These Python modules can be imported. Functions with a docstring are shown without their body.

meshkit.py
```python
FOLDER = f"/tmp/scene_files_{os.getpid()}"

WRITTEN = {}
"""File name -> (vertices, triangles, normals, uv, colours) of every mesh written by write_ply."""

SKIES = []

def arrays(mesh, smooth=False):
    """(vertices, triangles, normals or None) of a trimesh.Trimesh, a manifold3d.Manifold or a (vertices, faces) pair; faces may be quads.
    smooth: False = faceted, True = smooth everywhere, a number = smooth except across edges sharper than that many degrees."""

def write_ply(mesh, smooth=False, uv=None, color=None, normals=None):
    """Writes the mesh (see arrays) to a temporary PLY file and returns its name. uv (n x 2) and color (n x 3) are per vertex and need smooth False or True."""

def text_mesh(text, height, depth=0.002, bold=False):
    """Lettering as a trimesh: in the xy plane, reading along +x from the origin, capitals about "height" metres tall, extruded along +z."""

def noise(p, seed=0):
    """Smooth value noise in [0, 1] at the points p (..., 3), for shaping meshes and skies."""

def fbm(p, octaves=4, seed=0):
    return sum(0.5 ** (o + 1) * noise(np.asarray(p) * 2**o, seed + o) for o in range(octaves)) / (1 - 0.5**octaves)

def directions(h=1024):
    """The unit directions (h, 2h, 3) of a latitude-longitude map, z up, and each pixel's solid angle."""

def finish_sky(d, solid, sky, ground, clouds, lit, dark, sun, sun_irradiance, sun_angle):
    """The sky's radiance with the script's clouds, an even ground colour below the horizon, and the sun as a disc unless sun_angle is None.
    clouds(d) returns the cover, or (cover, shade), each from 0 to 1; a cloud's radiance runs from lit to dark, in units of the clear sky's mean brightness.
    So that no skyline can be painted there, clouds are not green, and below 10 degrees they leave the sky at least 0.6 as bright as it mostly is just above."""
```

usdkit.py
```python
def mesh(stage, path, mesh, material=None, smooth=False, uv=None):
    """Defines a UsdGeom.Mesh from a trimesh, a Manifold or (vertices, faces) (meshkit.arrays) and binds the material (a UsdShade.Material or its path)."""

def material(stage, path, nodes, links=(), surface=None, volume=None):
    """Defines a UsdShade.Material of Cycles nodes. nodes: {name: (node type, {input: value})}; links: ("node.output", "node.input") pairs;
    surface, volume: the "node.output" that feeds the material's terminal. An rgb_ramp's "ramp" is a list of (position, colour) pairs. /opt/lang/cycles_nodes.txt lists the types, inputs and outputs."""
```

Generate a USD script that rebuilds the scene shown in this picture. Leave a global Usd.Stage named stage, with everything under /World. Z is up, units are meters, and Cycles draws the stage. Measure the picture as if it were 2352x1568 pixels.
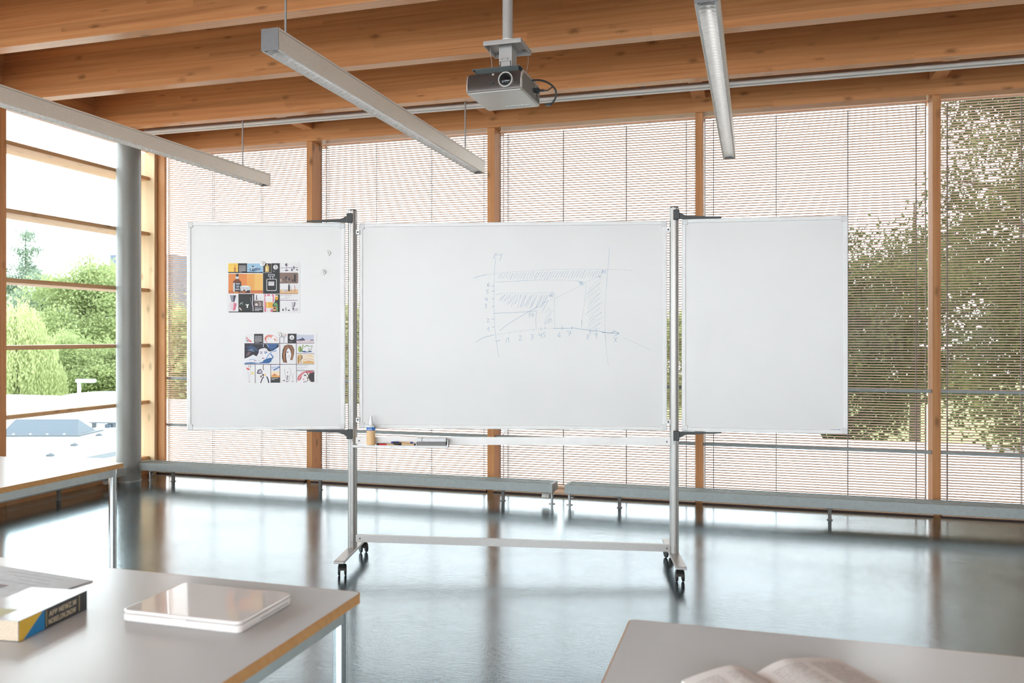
import math, random
import numpy as np
import trimesh, shapely
from shapely import affinity
from shapely.geometry import Polygon, LineString, Point, box as sbox
import usdkit, meshkit
from pxr import Usd, UsdGeom, UsdLux, UsdShade, Sdf, Gf, Vt

random.seed(7)
RNG = np.random.default_rng(7)
PI = math.pi
stage = Usd.Stage.CreateInMemory()
UsdGeom.SetStageUpAxis(stage, UsdGeom.Tokens.z)
UsdGeom.SetStageMetersPerUnit(stage, 1.0)
UsdGeom.Xform.Define(stage, '/World')
UsdGeom.Scope.Define(stage, '/World/Looks')

# ---------------------------------------------------------------- camera, sky, sun, exposure
FOC, CX, CY, EYE = 1900.0, 1176.0, 770.0, 1.4          # pixels of the 2352x1568 frame; eye height
YAW = math.radians(16.4)
CS, SN = math.cos(YAW), math.sin(YAW)
cam = UsdGeom.Camera.Define(stage, '/World/camera')
cam.AddTranslateOp().Set(Gf.Vec3d(0, 0, EYE))
cam.AddRotateXYZOp().Set(Gf.Vec3f(90, 0, math.degrees(YAW)))
cam.CreateHorizontalApertureAttr(36.0)
cam.CreateVerticalApertureAttr(24.0)
cam.CreateFocalLengthAttr(36.0 * FOC / 2352)
cam.CreateVerticalApertureOffsetAttr(-(784 - CY) / 2352 * 36.0)
cam.CreateFStopAttr(4.0)
cam.CreateFocusDistanceAttr(4.95)
cam.CreateClippingRangeAttr(Gf.Vec2f(0.05, 500))
EXPOSURE = -2.3
cam.CreateExposureAttr(EXPOSURE)

SKY = 13.5
dome = UsdLux.DomeLight.Define(stage, '/World/sky_light')
dome.CreateIntensityAttr(SKY)
dome.CreateColorAttr(Gf.Vec3f(0.925, 0.97, 1.0))
sun = UsdLux.DistantLight.Define(stage, '/World/sun_light')
sun.CreateIntensityAttr(180.0)
sun.CreateAngleAttr(1.5)
sun.CreateColorAttr(Gf.Vec3f(1.0, 0.93, 0.80))
sun.AddRotateXYZOp().Set(Gf.Vec3f(34, 0, 12))          # high, from behind the building and a little to the right
UNSEEN_LAMP = 8.0                                             # emission of the unseen luminaires behind the camera that light the whiteboard

# ---------------------------------------------------------------- helpers
COUNT = {}
def numbered(parent, name):
    k = COUNT.get((parent, name), 0)
    COUNT[(parent, name)] = k + 1
    return f'{parent}/{name}' + (f'_{k:03d}' if k else '')

def keys(prim, **kw):
    for k, v in kw.items():
        if v:
            prim.SetCustomDataByKey('category' if k == 'cat' else k, v)

def thing(name, label=None, cat=None, loc=(0, 0, 0), rotz=0.0, group=None, kind=None):
    path = numbered('/World', name)
    x = UsdGeom.Xform.Define(stage, path)
    x.AddTranslateOp().Set(Gf.Vec3d(*map(float, loc)))
    if rotz:
        x.AddRotateZOp().Set(math.degrees(rotz))
    keys(x.GetPrim(), label=label, cat=cat, group=group, kind=kind)
    return path

def group_part(parent, name, label=None):
    path = numbered(parent, name)
    x = UsdGeom.Xform.Define(stage, path)
    keys(x.GetPrim(), label=label)
    return path

def part(parent, name, mesh, mat, smooth=False, label=None, kind=None):
    path = numbered(parent, name)
    m = usdkit.mesh(stage, path, mesh, M[mat], smooth)
    keys(m.GetPrim(), label=label, kind=kind)
    return path

def solo(name, mesh, mat, label=None, cat=None, group=None, kind=None, smooth=False):
    path = part('/World', name, mesh, mat, smooth)
    keys(stage.GetPrimAtPath(path), label=label, cat=cat, group=group, kind=kind)
    return path

def copy(src, name, label, loc, rotz=0.0, group=None, cat=None):
    path = numbered('/World', name)
    x = UsdGeom.Xform.Define(stage, path)
    p = x.GetPrim()
    p.GetReferences().AddInternalReference(src)
    p.SetInstanceable(True)
    x.ClearXformOpOrder()
    x.MakeMatrixXform().Set(Gf.Matrix4d(Gf.Rotation(Gf.Vec3d(0, 0, 1), math.degrees(rotz)), Gf.Vec3d(*map(float, loc))))
    keys(p, label=label, group=group, cat=cat)
    return path

cat_ = trimesh.util.concatenate
def bx(x0, x1, y0, y1, z0, z1, b=0.0):
    """A box, its edges chamfered by b."""
    if not b:
        m = trimesh.creation.box([x1 - x0, y1 - y0, z1 - z0])
        m.apply_translation([(x0 + x1) / 2, (y0 + y1) / 2, (z0 + z1) / 2])
        return m
    lo, hi, pts = np.array([x0, y0, z0]), np.array([x1, y1, z1]), []
    for sx in (0, 1):
        for sy in (0, 1):
            for sz in (0, 1):
                c = np.where([sx, sy, sz], hi, lo)
                d = np.where([sx, sy, sz], -b, b)
                for k in range(3):
                    p = c + d
                    p[k] = c[k]
                    pts.append(p)
    return trimesh.convex.convex_hull(np.array(pts))

def cyl(r, p0, p1, n=20):
    return trimesh.creation.cylinder(radius=r, segment=np.array([p0, p1], float), sections=n)

def lathe(profile, n=28, loc=(0, 0, 0)):
    m = trimesh.creation.revolve(np.array(profile, float), sections=n)
    m.apply_translation(loc)
    return m

def sweep(points, r, n=8):
    """A tube along points."""
    p = np.array(points, float)
    t = np.gradient(p, axis=0)
    t /= np.linalg.norm(t, axis=1)[:, None]
    up = np.array([0, 0, 1.0]) if abs(t[0, 2]) < 0.9 else np.array([1.0, 0, 0])
    v, f = [], []
    r = np.broadcast_to(r, len(p))
    for i in range(len(p)):
        a = np.cross(up, t[i]); a /= np.linalg.norm(a)
        b = np.cross(t[i], a)
        up = b if i == 0 else b
        for k in range(n):
            w = 2 * PI * k / n
            v.append(p[i] + r[i] * (a * math.cos(w) + b * math.sin(w)))
    for i in range(len(p) - 1):
        for k in range(n):
            a, b = i * n + k, i * n + (k + 1) % n
            f += [[a, b, b + n], [a, b + n, a + n]]
    for base, flip in ((0, 1), ((len(p) - 1) * n, 0)):
        for k in range(1, n - 1):
            tri = [base, base + k, base + k + 1]
            f.append(tri[::-1] if flip else tri)
    return trimesh.Trimesh(v, f, process=False)

def extrude(poly, h, axes='xy', at=0.0):
    """A shapely polygon extruded by h; axes 'xy' along z, 'xz' along y, 'yz' along x; at = where it starts."""
    geoms = [g for g in getattr(poly, 'geoms', [poly]) if g.area > 0]
    m = cat_([trimesh.creation.extrude_polygon(g, h, engine='earcut') for g in geoms])
    v = m.vertices.copy()
    if axes == 'xy':
        m.vertices = v + [0, 0, at]
    elif axes == 'xz':
        m.vertices = np.stack([v[:, 0], v[:, 2] + at, v[:, 1]], 1); m.invert()
    else:
        m.vertices = np.stack([v[:, 2] + at, v[:, 0], v[:, 1]], 1)
    return m

def moved(m, loc=(0, 0, 0), rotz=0.0, rotx=0.0, roty=0.0):
    m = m.copy()
    for a, ax in ((rotx, [1, 0, 0]), (roty, [0, 1, 0]), (rotz, [0, 0, 1])):
        if a:
            m.apply_transform(trimesh.transformations.rotation_matrix(a, ax))
    m.apply_translation(loc)
    return m

def ray(px, py):
    xc = (px - CX) / FOC
    return np.array([xc * CS - SN, xc * SN + CS, -(py - CY) / FOC])

# ---------------------------------------------------------------- materials
M = {}
def mat(name, nodes, links=(), surface='p.BSDF'):
    M[name] = usdkit.material(stage, '/World/Looks/' + name, nodes, links, surface=surface)

def plain(name, color, rough=0.5, metal=0.0, noise=0.04, scale=30.0, bump=0.0, **kw):
    """A nearly even colour with a little procedural mottling."""
    c = np.array(color, float)
    lo, hi = np.clip(c * (1 - noise), 0, 1), np.clip(c * (1 + noise), 0, 1)
    nodes = {'t': ('texture_coordinate', {}), 'n': ('noise_texture', {'scale': scale, 'detail': 3.0}),
             'r': ('rgb_ramp', {'ramp': [(0.3, tuple(lo)), (0.7, tuple(hi))]}),
             'p': ('principled_bsdf', {'roughness': rough, 'metallic': metal, **kw})}
    links = [('t.object', 'n.vector'), ('n.fac', 'r.fac'), ('r.color', 'p.base_color')]
    if bump:
        nodes['b'] = ('bump', {'strength': bump, 'distance': 0.002})
        links += [('n.fac', 'b.height'), ('b.normal', 'p.normal')]
    mat(name, nodes, links)

def wood(name, axis, dark, mid, light, rough=0.55, knots=1.0, tone=0.16):
    """Softwood: grain along axis (0 x, 1 y, 2 z), knots, a tone of its own for every piece."""
    g = [9.0, 9.0, 9.0]; g[axis] = 0.55
    k = [10.0, 10.0, 10.0]; k[axis] = 4.6
    f = [95.0, 95.0, 95.0]; f[axis] = 1.6
    nodes = {
        't': ('texture_coordinate', {}), 'o': ('object_info', {}),
        'off': ('vector_math', {'math_type': 'scale', 'vector1': (17.0, 31.0, 23.0)}),
        'add': ('vector_math', {'math_type': 'add'}),
        'm': ('mapping', {'scale': tuple(g)}), 'mk': ('mapping', {'scale': tuple(k)}), 'mf': ('mapping', {'scale': tuple(f)}),
        'n': ('noise_texture', {'scale': 1.6, 'detail': 4.0, 'distortion': 1.2}),
        'w': ('wave_texture', {'wave_type': 'rings', 'rings_direction': 'xyz'[axis], 'scale': 1.3, 'distortion': 5.0, 'detail': 2.0, 'detail_scale': 1.0}),
        'nf': ('noise_texture', {'scale': 1.0, 'detail': 2.0}),
        'mx': ('mix_float', {'fac': 0.22}), 'mx2': ('mix_float', {'fac': 0.38}),
        'r': ('rgb_ramp', {'ramp': [(0.25, dark), (0.5, mid), (0.78, light)]}),
        'kn': ('noise_texture', {'scale': 45.0, 'detail': 2.0}), 'kns': ('vector_math', {'math_type': 'scale', 'scale': 0.018}), 'kd': ('vector_math', {'math_type': 'add'}),
        'v': ('voronoi_texture', {'feature': 'f1', 'scale': 1.0, 'randomness': 1.0}),
        'kr': ('rgb_ramp', {'ramp': [(0.0, (1, 1, 1)), (0.10, (0.9, 0.9, 0.9)), (0.16, (0.45, 0.45, 0.45)), (0.27, (0, 0, 0))]}),
        'ks': ('separate_color', {}), 'kt': ('math', {'math_type': 'greater_than', 'value2': 0.55}),
        'km': ('math', {'math_type': 'multiply'}), 'km2': ('math', {'math_type': 'multiply', 'value2': 0.75 * knots}),
        'kc': ('mix_color', {'blend_type': 'mix', 'b': tuple(np.array(dark) * 0.38)}),
        'tr': ('map_range', {'from_min': 0.0, 'from_max': 1.0, 'to_min': 1.0 - tone, 'to_max': 1.0 + tone * 0.55}),
        'hs': ('hsv', {'saturation': 1.0}),
        'b': ('bump', {'strength': 0.15, 'distance': 0.002}),
        'p': ('principled_bsdf', {'roughness': rough, 'ior': 1.75 if rough < 0.4 else 1.5, 'specular_tint': (1.0, 0.82, 0.58)}),
    }
    links = [('o.random', 'off.scale'), ('t.object', 'add.vector1'), ('off.vector', 'add.vector2'),
             ('add.vector', 'm.vector'), ('add.vector', 'kd.vector1'), ('kn.color', 'kns.vector1'), ('add.vector', 'kn.vector'), ('kns.vector', 'kd.vector2'), ('kd.vector', 'mk.vector'), ('add.vector', 'mf.vector'),
             ('m.vector', 'n.vector'), ('m.vector', 'w.vector'), ('mf.vector', 'nf.vector'), ('mk.vector', 'v.vector'),
             ('n.fac', 'mx.a'), ('w.fac', 'mx.b'), ('mx.result', 'mx2.a'), ('nf.fac', 'mx2.b'), ('mx2.result', 'r.fac'),
             ('v.distance', 'kr.fac'), ('v.color', 'ks.color'), ('ks.r', 'kt.value1'), ('kr.color', 'km.value1'), ('kt.value', 'km.value2'),
             ('km.value', 'km2.value1'), ('km2.value', 'kc.fac'), ('r.color', 'kc.a'),
             ('o.random', 'tr.value'), ('tr.result', 'hs.value'), ('kc.result', 'hs.color'), ('hs.color', 'p.base_color'),
             ('nf.fac', 'b.height'), ('b.normal', 'p.normal')]
    mat(name, nodes, links)

LARCH = ((0.38, 0.155, 0.062), (0.50, 0.225, 0.092), (0.58, 0.29, 0.130))
wood('larch_x', 0, *LARCH, rough=0.30)
wood('larch_y', 1, *LARCH, rough=0.36)
wood('larch_z', 2, *LARCH)
wood('sill_x', 0, (0.52, 0.33, 0.21), (0.64, 0.44, 0.30), (0.70, 0.51, 0.37), knots=0.4, tone=0.08)
plain('gap_shade_brown', (0.05, 0.018, 0.014), 0.6)
wood('transom_y', 1, (0.46, 0.25, 0.12), (0.58, 0.35, 0.18), (0.66, 0.43, 0.25))
wood('lit_jamb_z', 2, (0.62, 0.42, 0.24), (0.72, 0.53, 0.33), (0.78, 0.62, 0.42), knots=0.8, tone=0.1)  # jamb wood kept paler, standing for the outside light on it
wood('beech_edge', 0, (0.52, 0.27, 0.10), (0.58, 0.31, 0.12), (0.62, 0.34, 0.14), knots=0.0, tone=0.05)
plain('white_wall', (0.80, 0.79, 0.76), 0.7)
plain('board_white', (0.745, 0.75, 0.75), 0.32, noise=0.012, scale=3)
plain('frame_white', (0.83, 0.84, 0.84), 0.4, noise=0.02)
plain('frame_grey_white', (0.72, 0.73, 0.74), 0.45, noise=0.02)
plain('alu', (0.43, 0.415, 0.40), 0.38, 0.75, noise=0.03, scale=60)
plain('track_white', (0.86, 0.85, 0.82), 0.35, noise=0.01)
plain('alu_dark', (0.36, 0.36, 0.36), 0.45, 0.6)
plain('alu_white', (0.82, 0.82, 0.81), 0.42, 0.15, noise=0.02)
plain('black_plastic', (0.018, 0.021, 0.021), 0.42)
plain('black_rubber', (0.014, 0.014, 0.015), 0.5)
plain('grey_steel', (0.30, 0.33, 0.33), 0.42, 0.25, noise=0.06)
plain('rail_grey', (0.23, 0.25, 0.25), 0.45, 0.3, noise=0.08)
plain('column_grey', (0.23, 0.245, 0.24), 0.36, noise=0.04, scale=80, bump=0.05)
plain('slat_grey', (0.66, 0.50, 0.40), 0.45, noise=0.03)  # warm tint stands for wood colour reflected in the slats
plain('cord_grey', (0.20, 0.18, 0.18), 0.7)
plain('guide_dark', (0.03, 0.03, 0.035), 0.5)
plain('lamp_side', (0.88, 0.83, 0.75), 0.45, 0.15, noise=0.05, scale=120)
plain('lamp_cap', (0.20, 0.20, 0.21), 0.5, 0.3)
plain('louver', (0.92, 0.92, 0.92), 0.22, 0.6, noise=0.02)
plain('leg_grey', (0.15, 0.14, 0.13), 0.55, 0.1)
plain('chrome', (0.70, 0.71, 0.72), 0.07, 1.0, noise=0.01)
plain('apron_steel', (0.42, 0.43, 0.42), 0.28, 0.7, noise=0.04)
plain('laminate', (0.69, 0.725, 0.745), 0.22, noise=0.02, scale=200)
plain('laptop_white', (0.90, 0.88, 0.87), 0.07, noise=0.01, coat_weight=0.8, coat_roughness=0.03)
plain('laptop_body', (0.86, 0.84, 0.83), 0.3, noise=0.01)
plain('paper', (0.80, 0.78, 0.74), 0.75, noise=0.02)
plain('page_block', (0.66, 0.56, 0.44), 0.85, noise=0.10, scale=220)
plain('page_pink', (0.88, 0.845, 0.835), 0.75, noise=0.03)
plain('page_print', (0.70, 0.665, 0.65), 0.75, noise=0.25, scale=160)
plain('cover_gloss', (0.62, 0.66, 0.70), 0.12, noise=0.10, scale=14)  # pale blue stands for light reflected off the cover
plain('brochure', (0.50, 0.51, 0.54), 0.5, noise=0.08, scale=40)
plain('brochure_ink', (0.30, 0.30, 0.33), 0.5)
plain('projector_dark', (0.085, 0.072, 0.068), 0.30, 0.4, noise=0.03)
plain('projector_silver', (0.60, 0.60, 0.58), 0.32, 0.5, noise=0.02)
plain('projector_side', (0.15, 0.14, 0.13), 0.5, 0.3)
plain('mount_grey', (0.42, 0.41, 0.40), 0.5, 0.2, noise=0.03)
plain('mount_plate', (0.10, 0.115, 0.115), 0.5, 0.2)
plain('lens_glass', (0.008, 0.009, 0.012), 0.03, noise=0.0)
plain('valve_white', (0.74, 0.71, 0.66), 0.45)
plain('valve_metal', (0.30, 0.30, 0.30), 0.3, 0.8)
plain('grille_dark', (0.06, 0.07, 0.075), 0.5, 0.3)
plain('bottle_white', (0.85, 0.87, 0.90), 0.35)
plain('bottle_blue', (0.03, 0.16, 0.46), 0.4)
plain('bottle_tan', (0.78, 0.52, 0.27), 0.5)
plain('eraser_grey', (0.22, 0.22, 0.22), 0.8)
plain('eraser_white', (0.80, 0.82, 0.84), 0.5, noise=0.08, scale=140)
plain('pen_red', (0.55, 0.03, 0.03), 0.4)
plain('pen_blue', (0.02, 0.05, 0.35), 0.4)
plain('pen_black', (0.02, 0.02, 0.025), 0.4)
plain('pen_barrel', (0.72, 0.52, 0.30), 0.45)
plain('marker_blue', (0.13, 0.30, 0.47), 0.6, noise=0.25, scale=60)
plain('marker_faint', (0.50, 0.57, 0.63), 0.6, noise=0.12, scale=60)
plain('marker_mid', (0.32, 0.45, 0.57), 0.6, noise=0.2, scale=60)
plain('roof_white', (0.80, 0.81, 0.82), 0.7, noise=0.05, scale=0.6)
plain('roof_grey', (0.045, 0.053, 0.062), 0.5, noise=0.08)
plain('roof_blue', (0.040, 0.055, 0.075), 0.5, noise=0.08)
plain('facade_blue', (0.075, 0.10, 0.15), 0.5)
plain('lawn', (0.22, 0.28, 0.09), 0.9, noise=0.3, scale=1.5)
plain('bark', (0.07, 0.055, 0.04), 0.9, noise=0.3)
plain('magnet_clear', (0.78, 0.78, 0.77), 0.15, noise=0.02)
plain('magnet_core', (0.58, 0.58, 0.57), 0.3)

# floor: dark polished screed, faintly brushed, window reflections tinted blue for the sky
mat('screed', {
    't': ('texture_coordinate', {}), 'n': ('noise_texture', {'scale': 1.7, 'detail': 5.0}),
    'r': ('rgb_ramp', {'ramp': [(0.3, (0.030, 0.037, 0.040)), (0.7, (0.055, 0.063, 0.066))]}),
    'm': ('mapping', {'scale': (26.0, 60.0, 1.0)}), 'n2': ('noise_texture', {'scale': 1.0, 'detail': 5.0, 'roughness': 0.6}),
    'n3': ('noise_texture', {'scale': 130.0, 'detail': 3.0}), 'add': ('mix_float', {'fac': 0.35}),
    'rr': ('map_range', {'from_min': 0.3, 'from_max': 0.7, 'to_min': 0.15, 'to_max': 0.24}),
    'b': ('bump', {'strength': 0.17, 'distance': 0.004}),
    'p': ('principled_bsdf', {'ior': 2.5, 'specular_tint': (0.70, 0.89, 1.0), 'coat_weight': 0.9, 'coat_ior': 1.55, 'coat_roughness': 0.12, 'coat_tint': (0.86, 0.96, 1.0)})},
    [('t.object', 'n.vector'), ('n.fac', 'r.fac'), ('r.color', 'p.base_color'), ('t.object', 'm.vector'), ('m.vector', 'n2.vector'),
     ('t.object', 'n3.vector'), ('n2.fac', 'add.a'), ('n3.fac', 'add.b'), ('n.fac', 'rr.value'), ('rr.result', 'p.roughness'),
     ('add.result', 'b.height'), ('b.normal', 'p.normal'), ('b.normal', 'p.coat_normal')])
# window panes: mirror at grazing angles; front ones darkened to dim the sky outside
for pane_name, pane_tint in (('pane_glass', (0.82, 0.86, 0.86)), ('pane_dimmed_glass', (0.77, 0.79, 0.79))):
  mat(pane_name, {'tr': ('transparent_bsdf', {'color': pane_tint}), 'g': ('glossy_bsdf', {'roughness': 0.0, 'color': (1, 1, 1)}),
                   'lw': ('layer_weight', {'blend': 0.5}), 'pw': ('math', {'math_type': 'power', 'value2': 5.0}),
                   'ma': ('math', {'math_type': 'multiply_add', 'value2': 0.4, 'value3': 0.002}), 'mx': ('mix_closure', {})},
    [('lw.facing', 'pw.value1'), ('pw.value', 'ma.value1'), ('ma.value', 'mx.fac'), ('tr.BSDF', 'mx.closure1'), ('g.BSDF', 'mx.closure2')], surface='mx.closure')
mat('unseen_lamp_light', {'e': ('emission', {'color': (1.0, 0.93, 0.84), 'strength': UNSEEN_LAMP})}, [], surface='e.emission')

mat('lamp_glow', {'e': ('emission', {'color': (1.0, 0.97, 0.92), 'strength': 8.0})}, [], surface='e.emission')  # glow of the visible lamps, set to brighten their louvre blades

def leafy(name, dark, light, trans=0.4):
    mat(name, {'g': ('geometry', {}), 't': ('texture_coordinate', {}), 'n': ('noise_texture', {'scale': 0.9, 'detail': 4.0}),
               'mx0': ('mix_float', {'fac': 0.5}),
               'r': ('rgb_ramp', {'ramp': [(0.25, dark), (0.75, light)]}),
               'd': ('diffuse_bsdf', {}), 'tl': ('translucent_bsdf', {}), 'mx': ('mix_closure', {'fac': trans})},
        [('t.object', 'n.vector'), ('n.fac', 'mx0.a'), ('g.random_per_island', 'mx0.b'), ('mx0.result', 'r.fac'),
         ('r.color', 'd.color'), ('r.color', 'tl.color'), ('d.BSDF', 'mx.closure1'), ('tl.BSDF', 'mx.closure2')], surface='mx.closure')
leafy('leaf_green', (0.31, 0.36, 0.17), (0.62, 0.66, 0.31))
leafy('leaf_grey_green', (0.22, 0.27, 0.20), (0.40, 0.46, 0.34))
leafy('leaf_willow', (0.44, 0.48, 0.24), (0.70, 0.73, 0.45))
leafy('leaf_dark', (0.06, 0.08, 0.03), (0.42, 0.45, 0.11), 0.5)

# ---------------------------------------------------------------- the room
XL, XR, YB, YF = -5.9, 4.9, -4.5, 7.07
ZB = 3.26                                                # underside of the beams
floor = solo('floor', bx(XL - 0.35, XR + 0.1, YB - 0.2, YF + 0.25, -0.3, 0.0), 'screed', kind='structure')

ceiling = thing('ceiling', kind='structure')
part(ceiling, 'ceiling_deck', bx(XL - 0.45, XR + 0.2, YB - 1.8, YF + 0.8, 3.72, 3.86), 'larch_x')  # unseen rear overhang, deep enough to keep sun out of the back openings
RB = np.random.default_rng(3)
def beam(y0, y1, x0=-5.74, x1=XR, n=9, z0=ZB, z1=3.72):
    b = group_part(ceiling, 'beam')
    h = (z1 - z0) / n
    for k in range(n):                                   # glued lamellas, each layer of boards butted end to end
        x = x0
        first = True
        while x < x1 - 1e-6:
            L = RB.uniform(1.2, 3.6) if not first else RB.uniform(0.6, 3.0)
            first = False
            e = x1 if x1 - (x + L) < 0.5 else x + L
            part(b, 'lamella', bx(x, e, y0 + RB.uniform(0, .0012), y1, z0 + k * h, z0 + (k + 1) * h), 'larch_x')
            x = e
for i, y in enumerate((4.20, 5.17, 6.11)):
    beam(y, y + 0.095)
beam(7.05, 7.20)                                         # header over the windows
for y in (3.26, 2.31, 1.36, 0.41, -0.54, -1.49, -2.44, -3.39):
    beam(y, y + 0.095, n=1)
eb = group_part(ceiling, 'edge_beam')
for k in range(9):
    h = (3.72 - ZB) / 9
    part(eb, 'lamella', bx(-5.95, -5.74, YB, 7.16, ZB + k * h, ZB + (k + 1) * h), 'larch_y')
for x in (-5.8, -4.11, -2.28, -0.452, 1.346, 3.17):
    part(ceiling, 'bracket_timber', bx(x - 0.055, x + 0.055, 6.205, 7.05, 3.37, 3.50, 0.004), 'larch_y')

# window wall: posts, sill, guard rails
wall_front = thing('wall_front', kind='structure')
POSTS = [(-4.14, -4.079), (-2.313, -2.246), (-0.483, -0.422), (1.317, 1.375), (3.14, 3.20)]
for a, b in POSTS:
    part(wall_front, 'post', cat_([bx(a, b, YF, YF + 0.19, 0.0, ZB, 0.002), bx(a, b, YF + 0.135, YF + 0.30, ZB - 0.01, 3.30)]), 'larch_z')
part(wall_front, 'corner_board', bx(-5.88, -5.745, YF - 0.02, YF + 0.01, 0.0, ZB, 0.002), 'larch_z')
part(wall_front, 'end_post', bx(4.84, 4.9, YF, YF + 0.19, 0.0, ZB), 'larch_z')
edges = [-5.93] + [v for p in POSTS for v in p] + [4.84]
BAYS = [(edges[2 * i], edges[2 * i + 1]) for i in range(6)]
for a, b in BAYS:
    part(wall_front, 'sill_board', bx(a, b, YF - 0.035, YF + 0.24, 0.010, 0.032, 0.003), 'sill_x')
    part(wall_front, 'sill_gap_strip', bx(a, b, YF - 0.03, YF + 0.24, 0.0, 0.010), 'gap_shade_brown')  # dark strip painted as the shade under the sill
    x0 = a + (0.10 if a < -5 else 0.0)
    part(wall_front, 'guard_rail', bx(x0, b, YF + 0.03, YF + 0.042, 0.952, 0.978, 0.002), 'rail_grey')
    part(wall_front, 'guard_rail', bx(x0, b, YF + 0.03, YF + 0.042, 0.476, 0.503, 0.002), 'rail_grey')
part(wall_front, 'head_board', bx(-5.95, 4.9, 7.20, 7.42, 3.30, 3.72), 'larch_x')
for i, (a, b) in enumerate(BAYS):
    w = thing(f'window_{i + 1}', kind='structure')
    part(w, 'pane', bx(a + 0.006, b - 0.006, 7.335, 7.343, 0.046, 3.275), 'pane_dimmed_glass')
    for nm, args in (('frame_bar', (a, b, 7.32, 7.36, 0.032, 0.046)), ('frame_bar', (a, b, 7.32, 7.36, 3.275, 3.30)),
                     ('frame_bar', (a, a + 0.006, 7.333, 7.345, 0.046, 3.275)), ('frame_bar', (b - 0.006, b, 7.333, 7.345, 0.046, 3.275))):
        part(w, nm, bx(*args), 'slat_grey' if args[1] - args[0] > 0.1 else 'guide_dark')

# left wall: deep timber transoms between posts, glazed at the outside
wall_left = thing('wall_left', kind='structure')
LP = [(5.272, 5.345), (3.46, 3.53), (1.65, 1.72), (-0.16, -0.09), (-1.97, -1.90), (-3.78, -3.71)]
for a, b in LP:
    part(wall_left, 'post', bx(-6.22, -5.9, a, b, 0.0, ZB, 0.002), 'larch_z')
LB = [(LP[i + 1][1] if i + 1 < len(LP) else YB, LP[i][0]) for i in range(len(LP))]
LB = [(5.345, 7.012)] + LB
for i, (a, b) in enumerate(LB):
    for z in (0.177, 0.742, 1.315, 1.874, 2.446, 3.006):
        part(wall_left, 'transom', bx(-6.22, -5.9, a, b, z - 0.036, z, 0.0015), 'transom_y')
    part(wall_left, 'base_board', bx(-6.22, -5.9, a, b, 0.0, 0.141), 'larch_y')
    w = thing(f'window_{7 + i}', kind='structure')
    zz = [0.177, 0.742, 1.315, 1.874, 2.446, 3.006, 3.3]
    for z0, z1 in zip(zz[:-1], zz[1:]):
        part(w, 'pane', bx(-6.186, -6.180, a, b, z0, z1 - (0.036 if z1 < 3.2 else 0)), 'pane_glass')
part(wall_left, 'jamb_board', bx(-6.26, -5.836, 7.012, 7.05, 0.0, ZB, 0.002), 'lit_jamb_z')

# unseen, behind camera: back wall banded with openings lighting the whiteboard; plain right wall
wall_back = thing('wall_back', kind='structure')
part(wall_back, 'parapet', bx(XL, XR, YB - 0.15, YB, 0, 0.85), 'white_wall')
part(wall_back, 'lintel', bx(XL, XR, YB - 0.15, YB, 3.3, 3.72), 'white_wall')
for x in np.linspace(XL, XR, 7):
    part(wall_back, 'pier', bx(x - 0.06, x + 0.06, YB - 0.15, YB, 0.85, 3.3), 'white_wall')
wall_right = solo('wall_right', bx(XR, XR + 0.15, YB - 0.15, YF + 0.35, 0, 3.72), 'white_wall', kind='structure')

# steel column in the corner
column = thing('steel_column', 'round grey steel column in the corner between the two glazed walls', 'column', (-5.797, 6.607, 0))
part(column, 'shaft', cyl(0.111, (0, 0, 0.0), (0, 0, ZB), 48), 'column_grey', 40)
part(column, 'base_collar', cyl(0.116, (0, 0, 0.0), (0, 0, 0.012), 48), 'alu_dark', 40)

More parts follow.
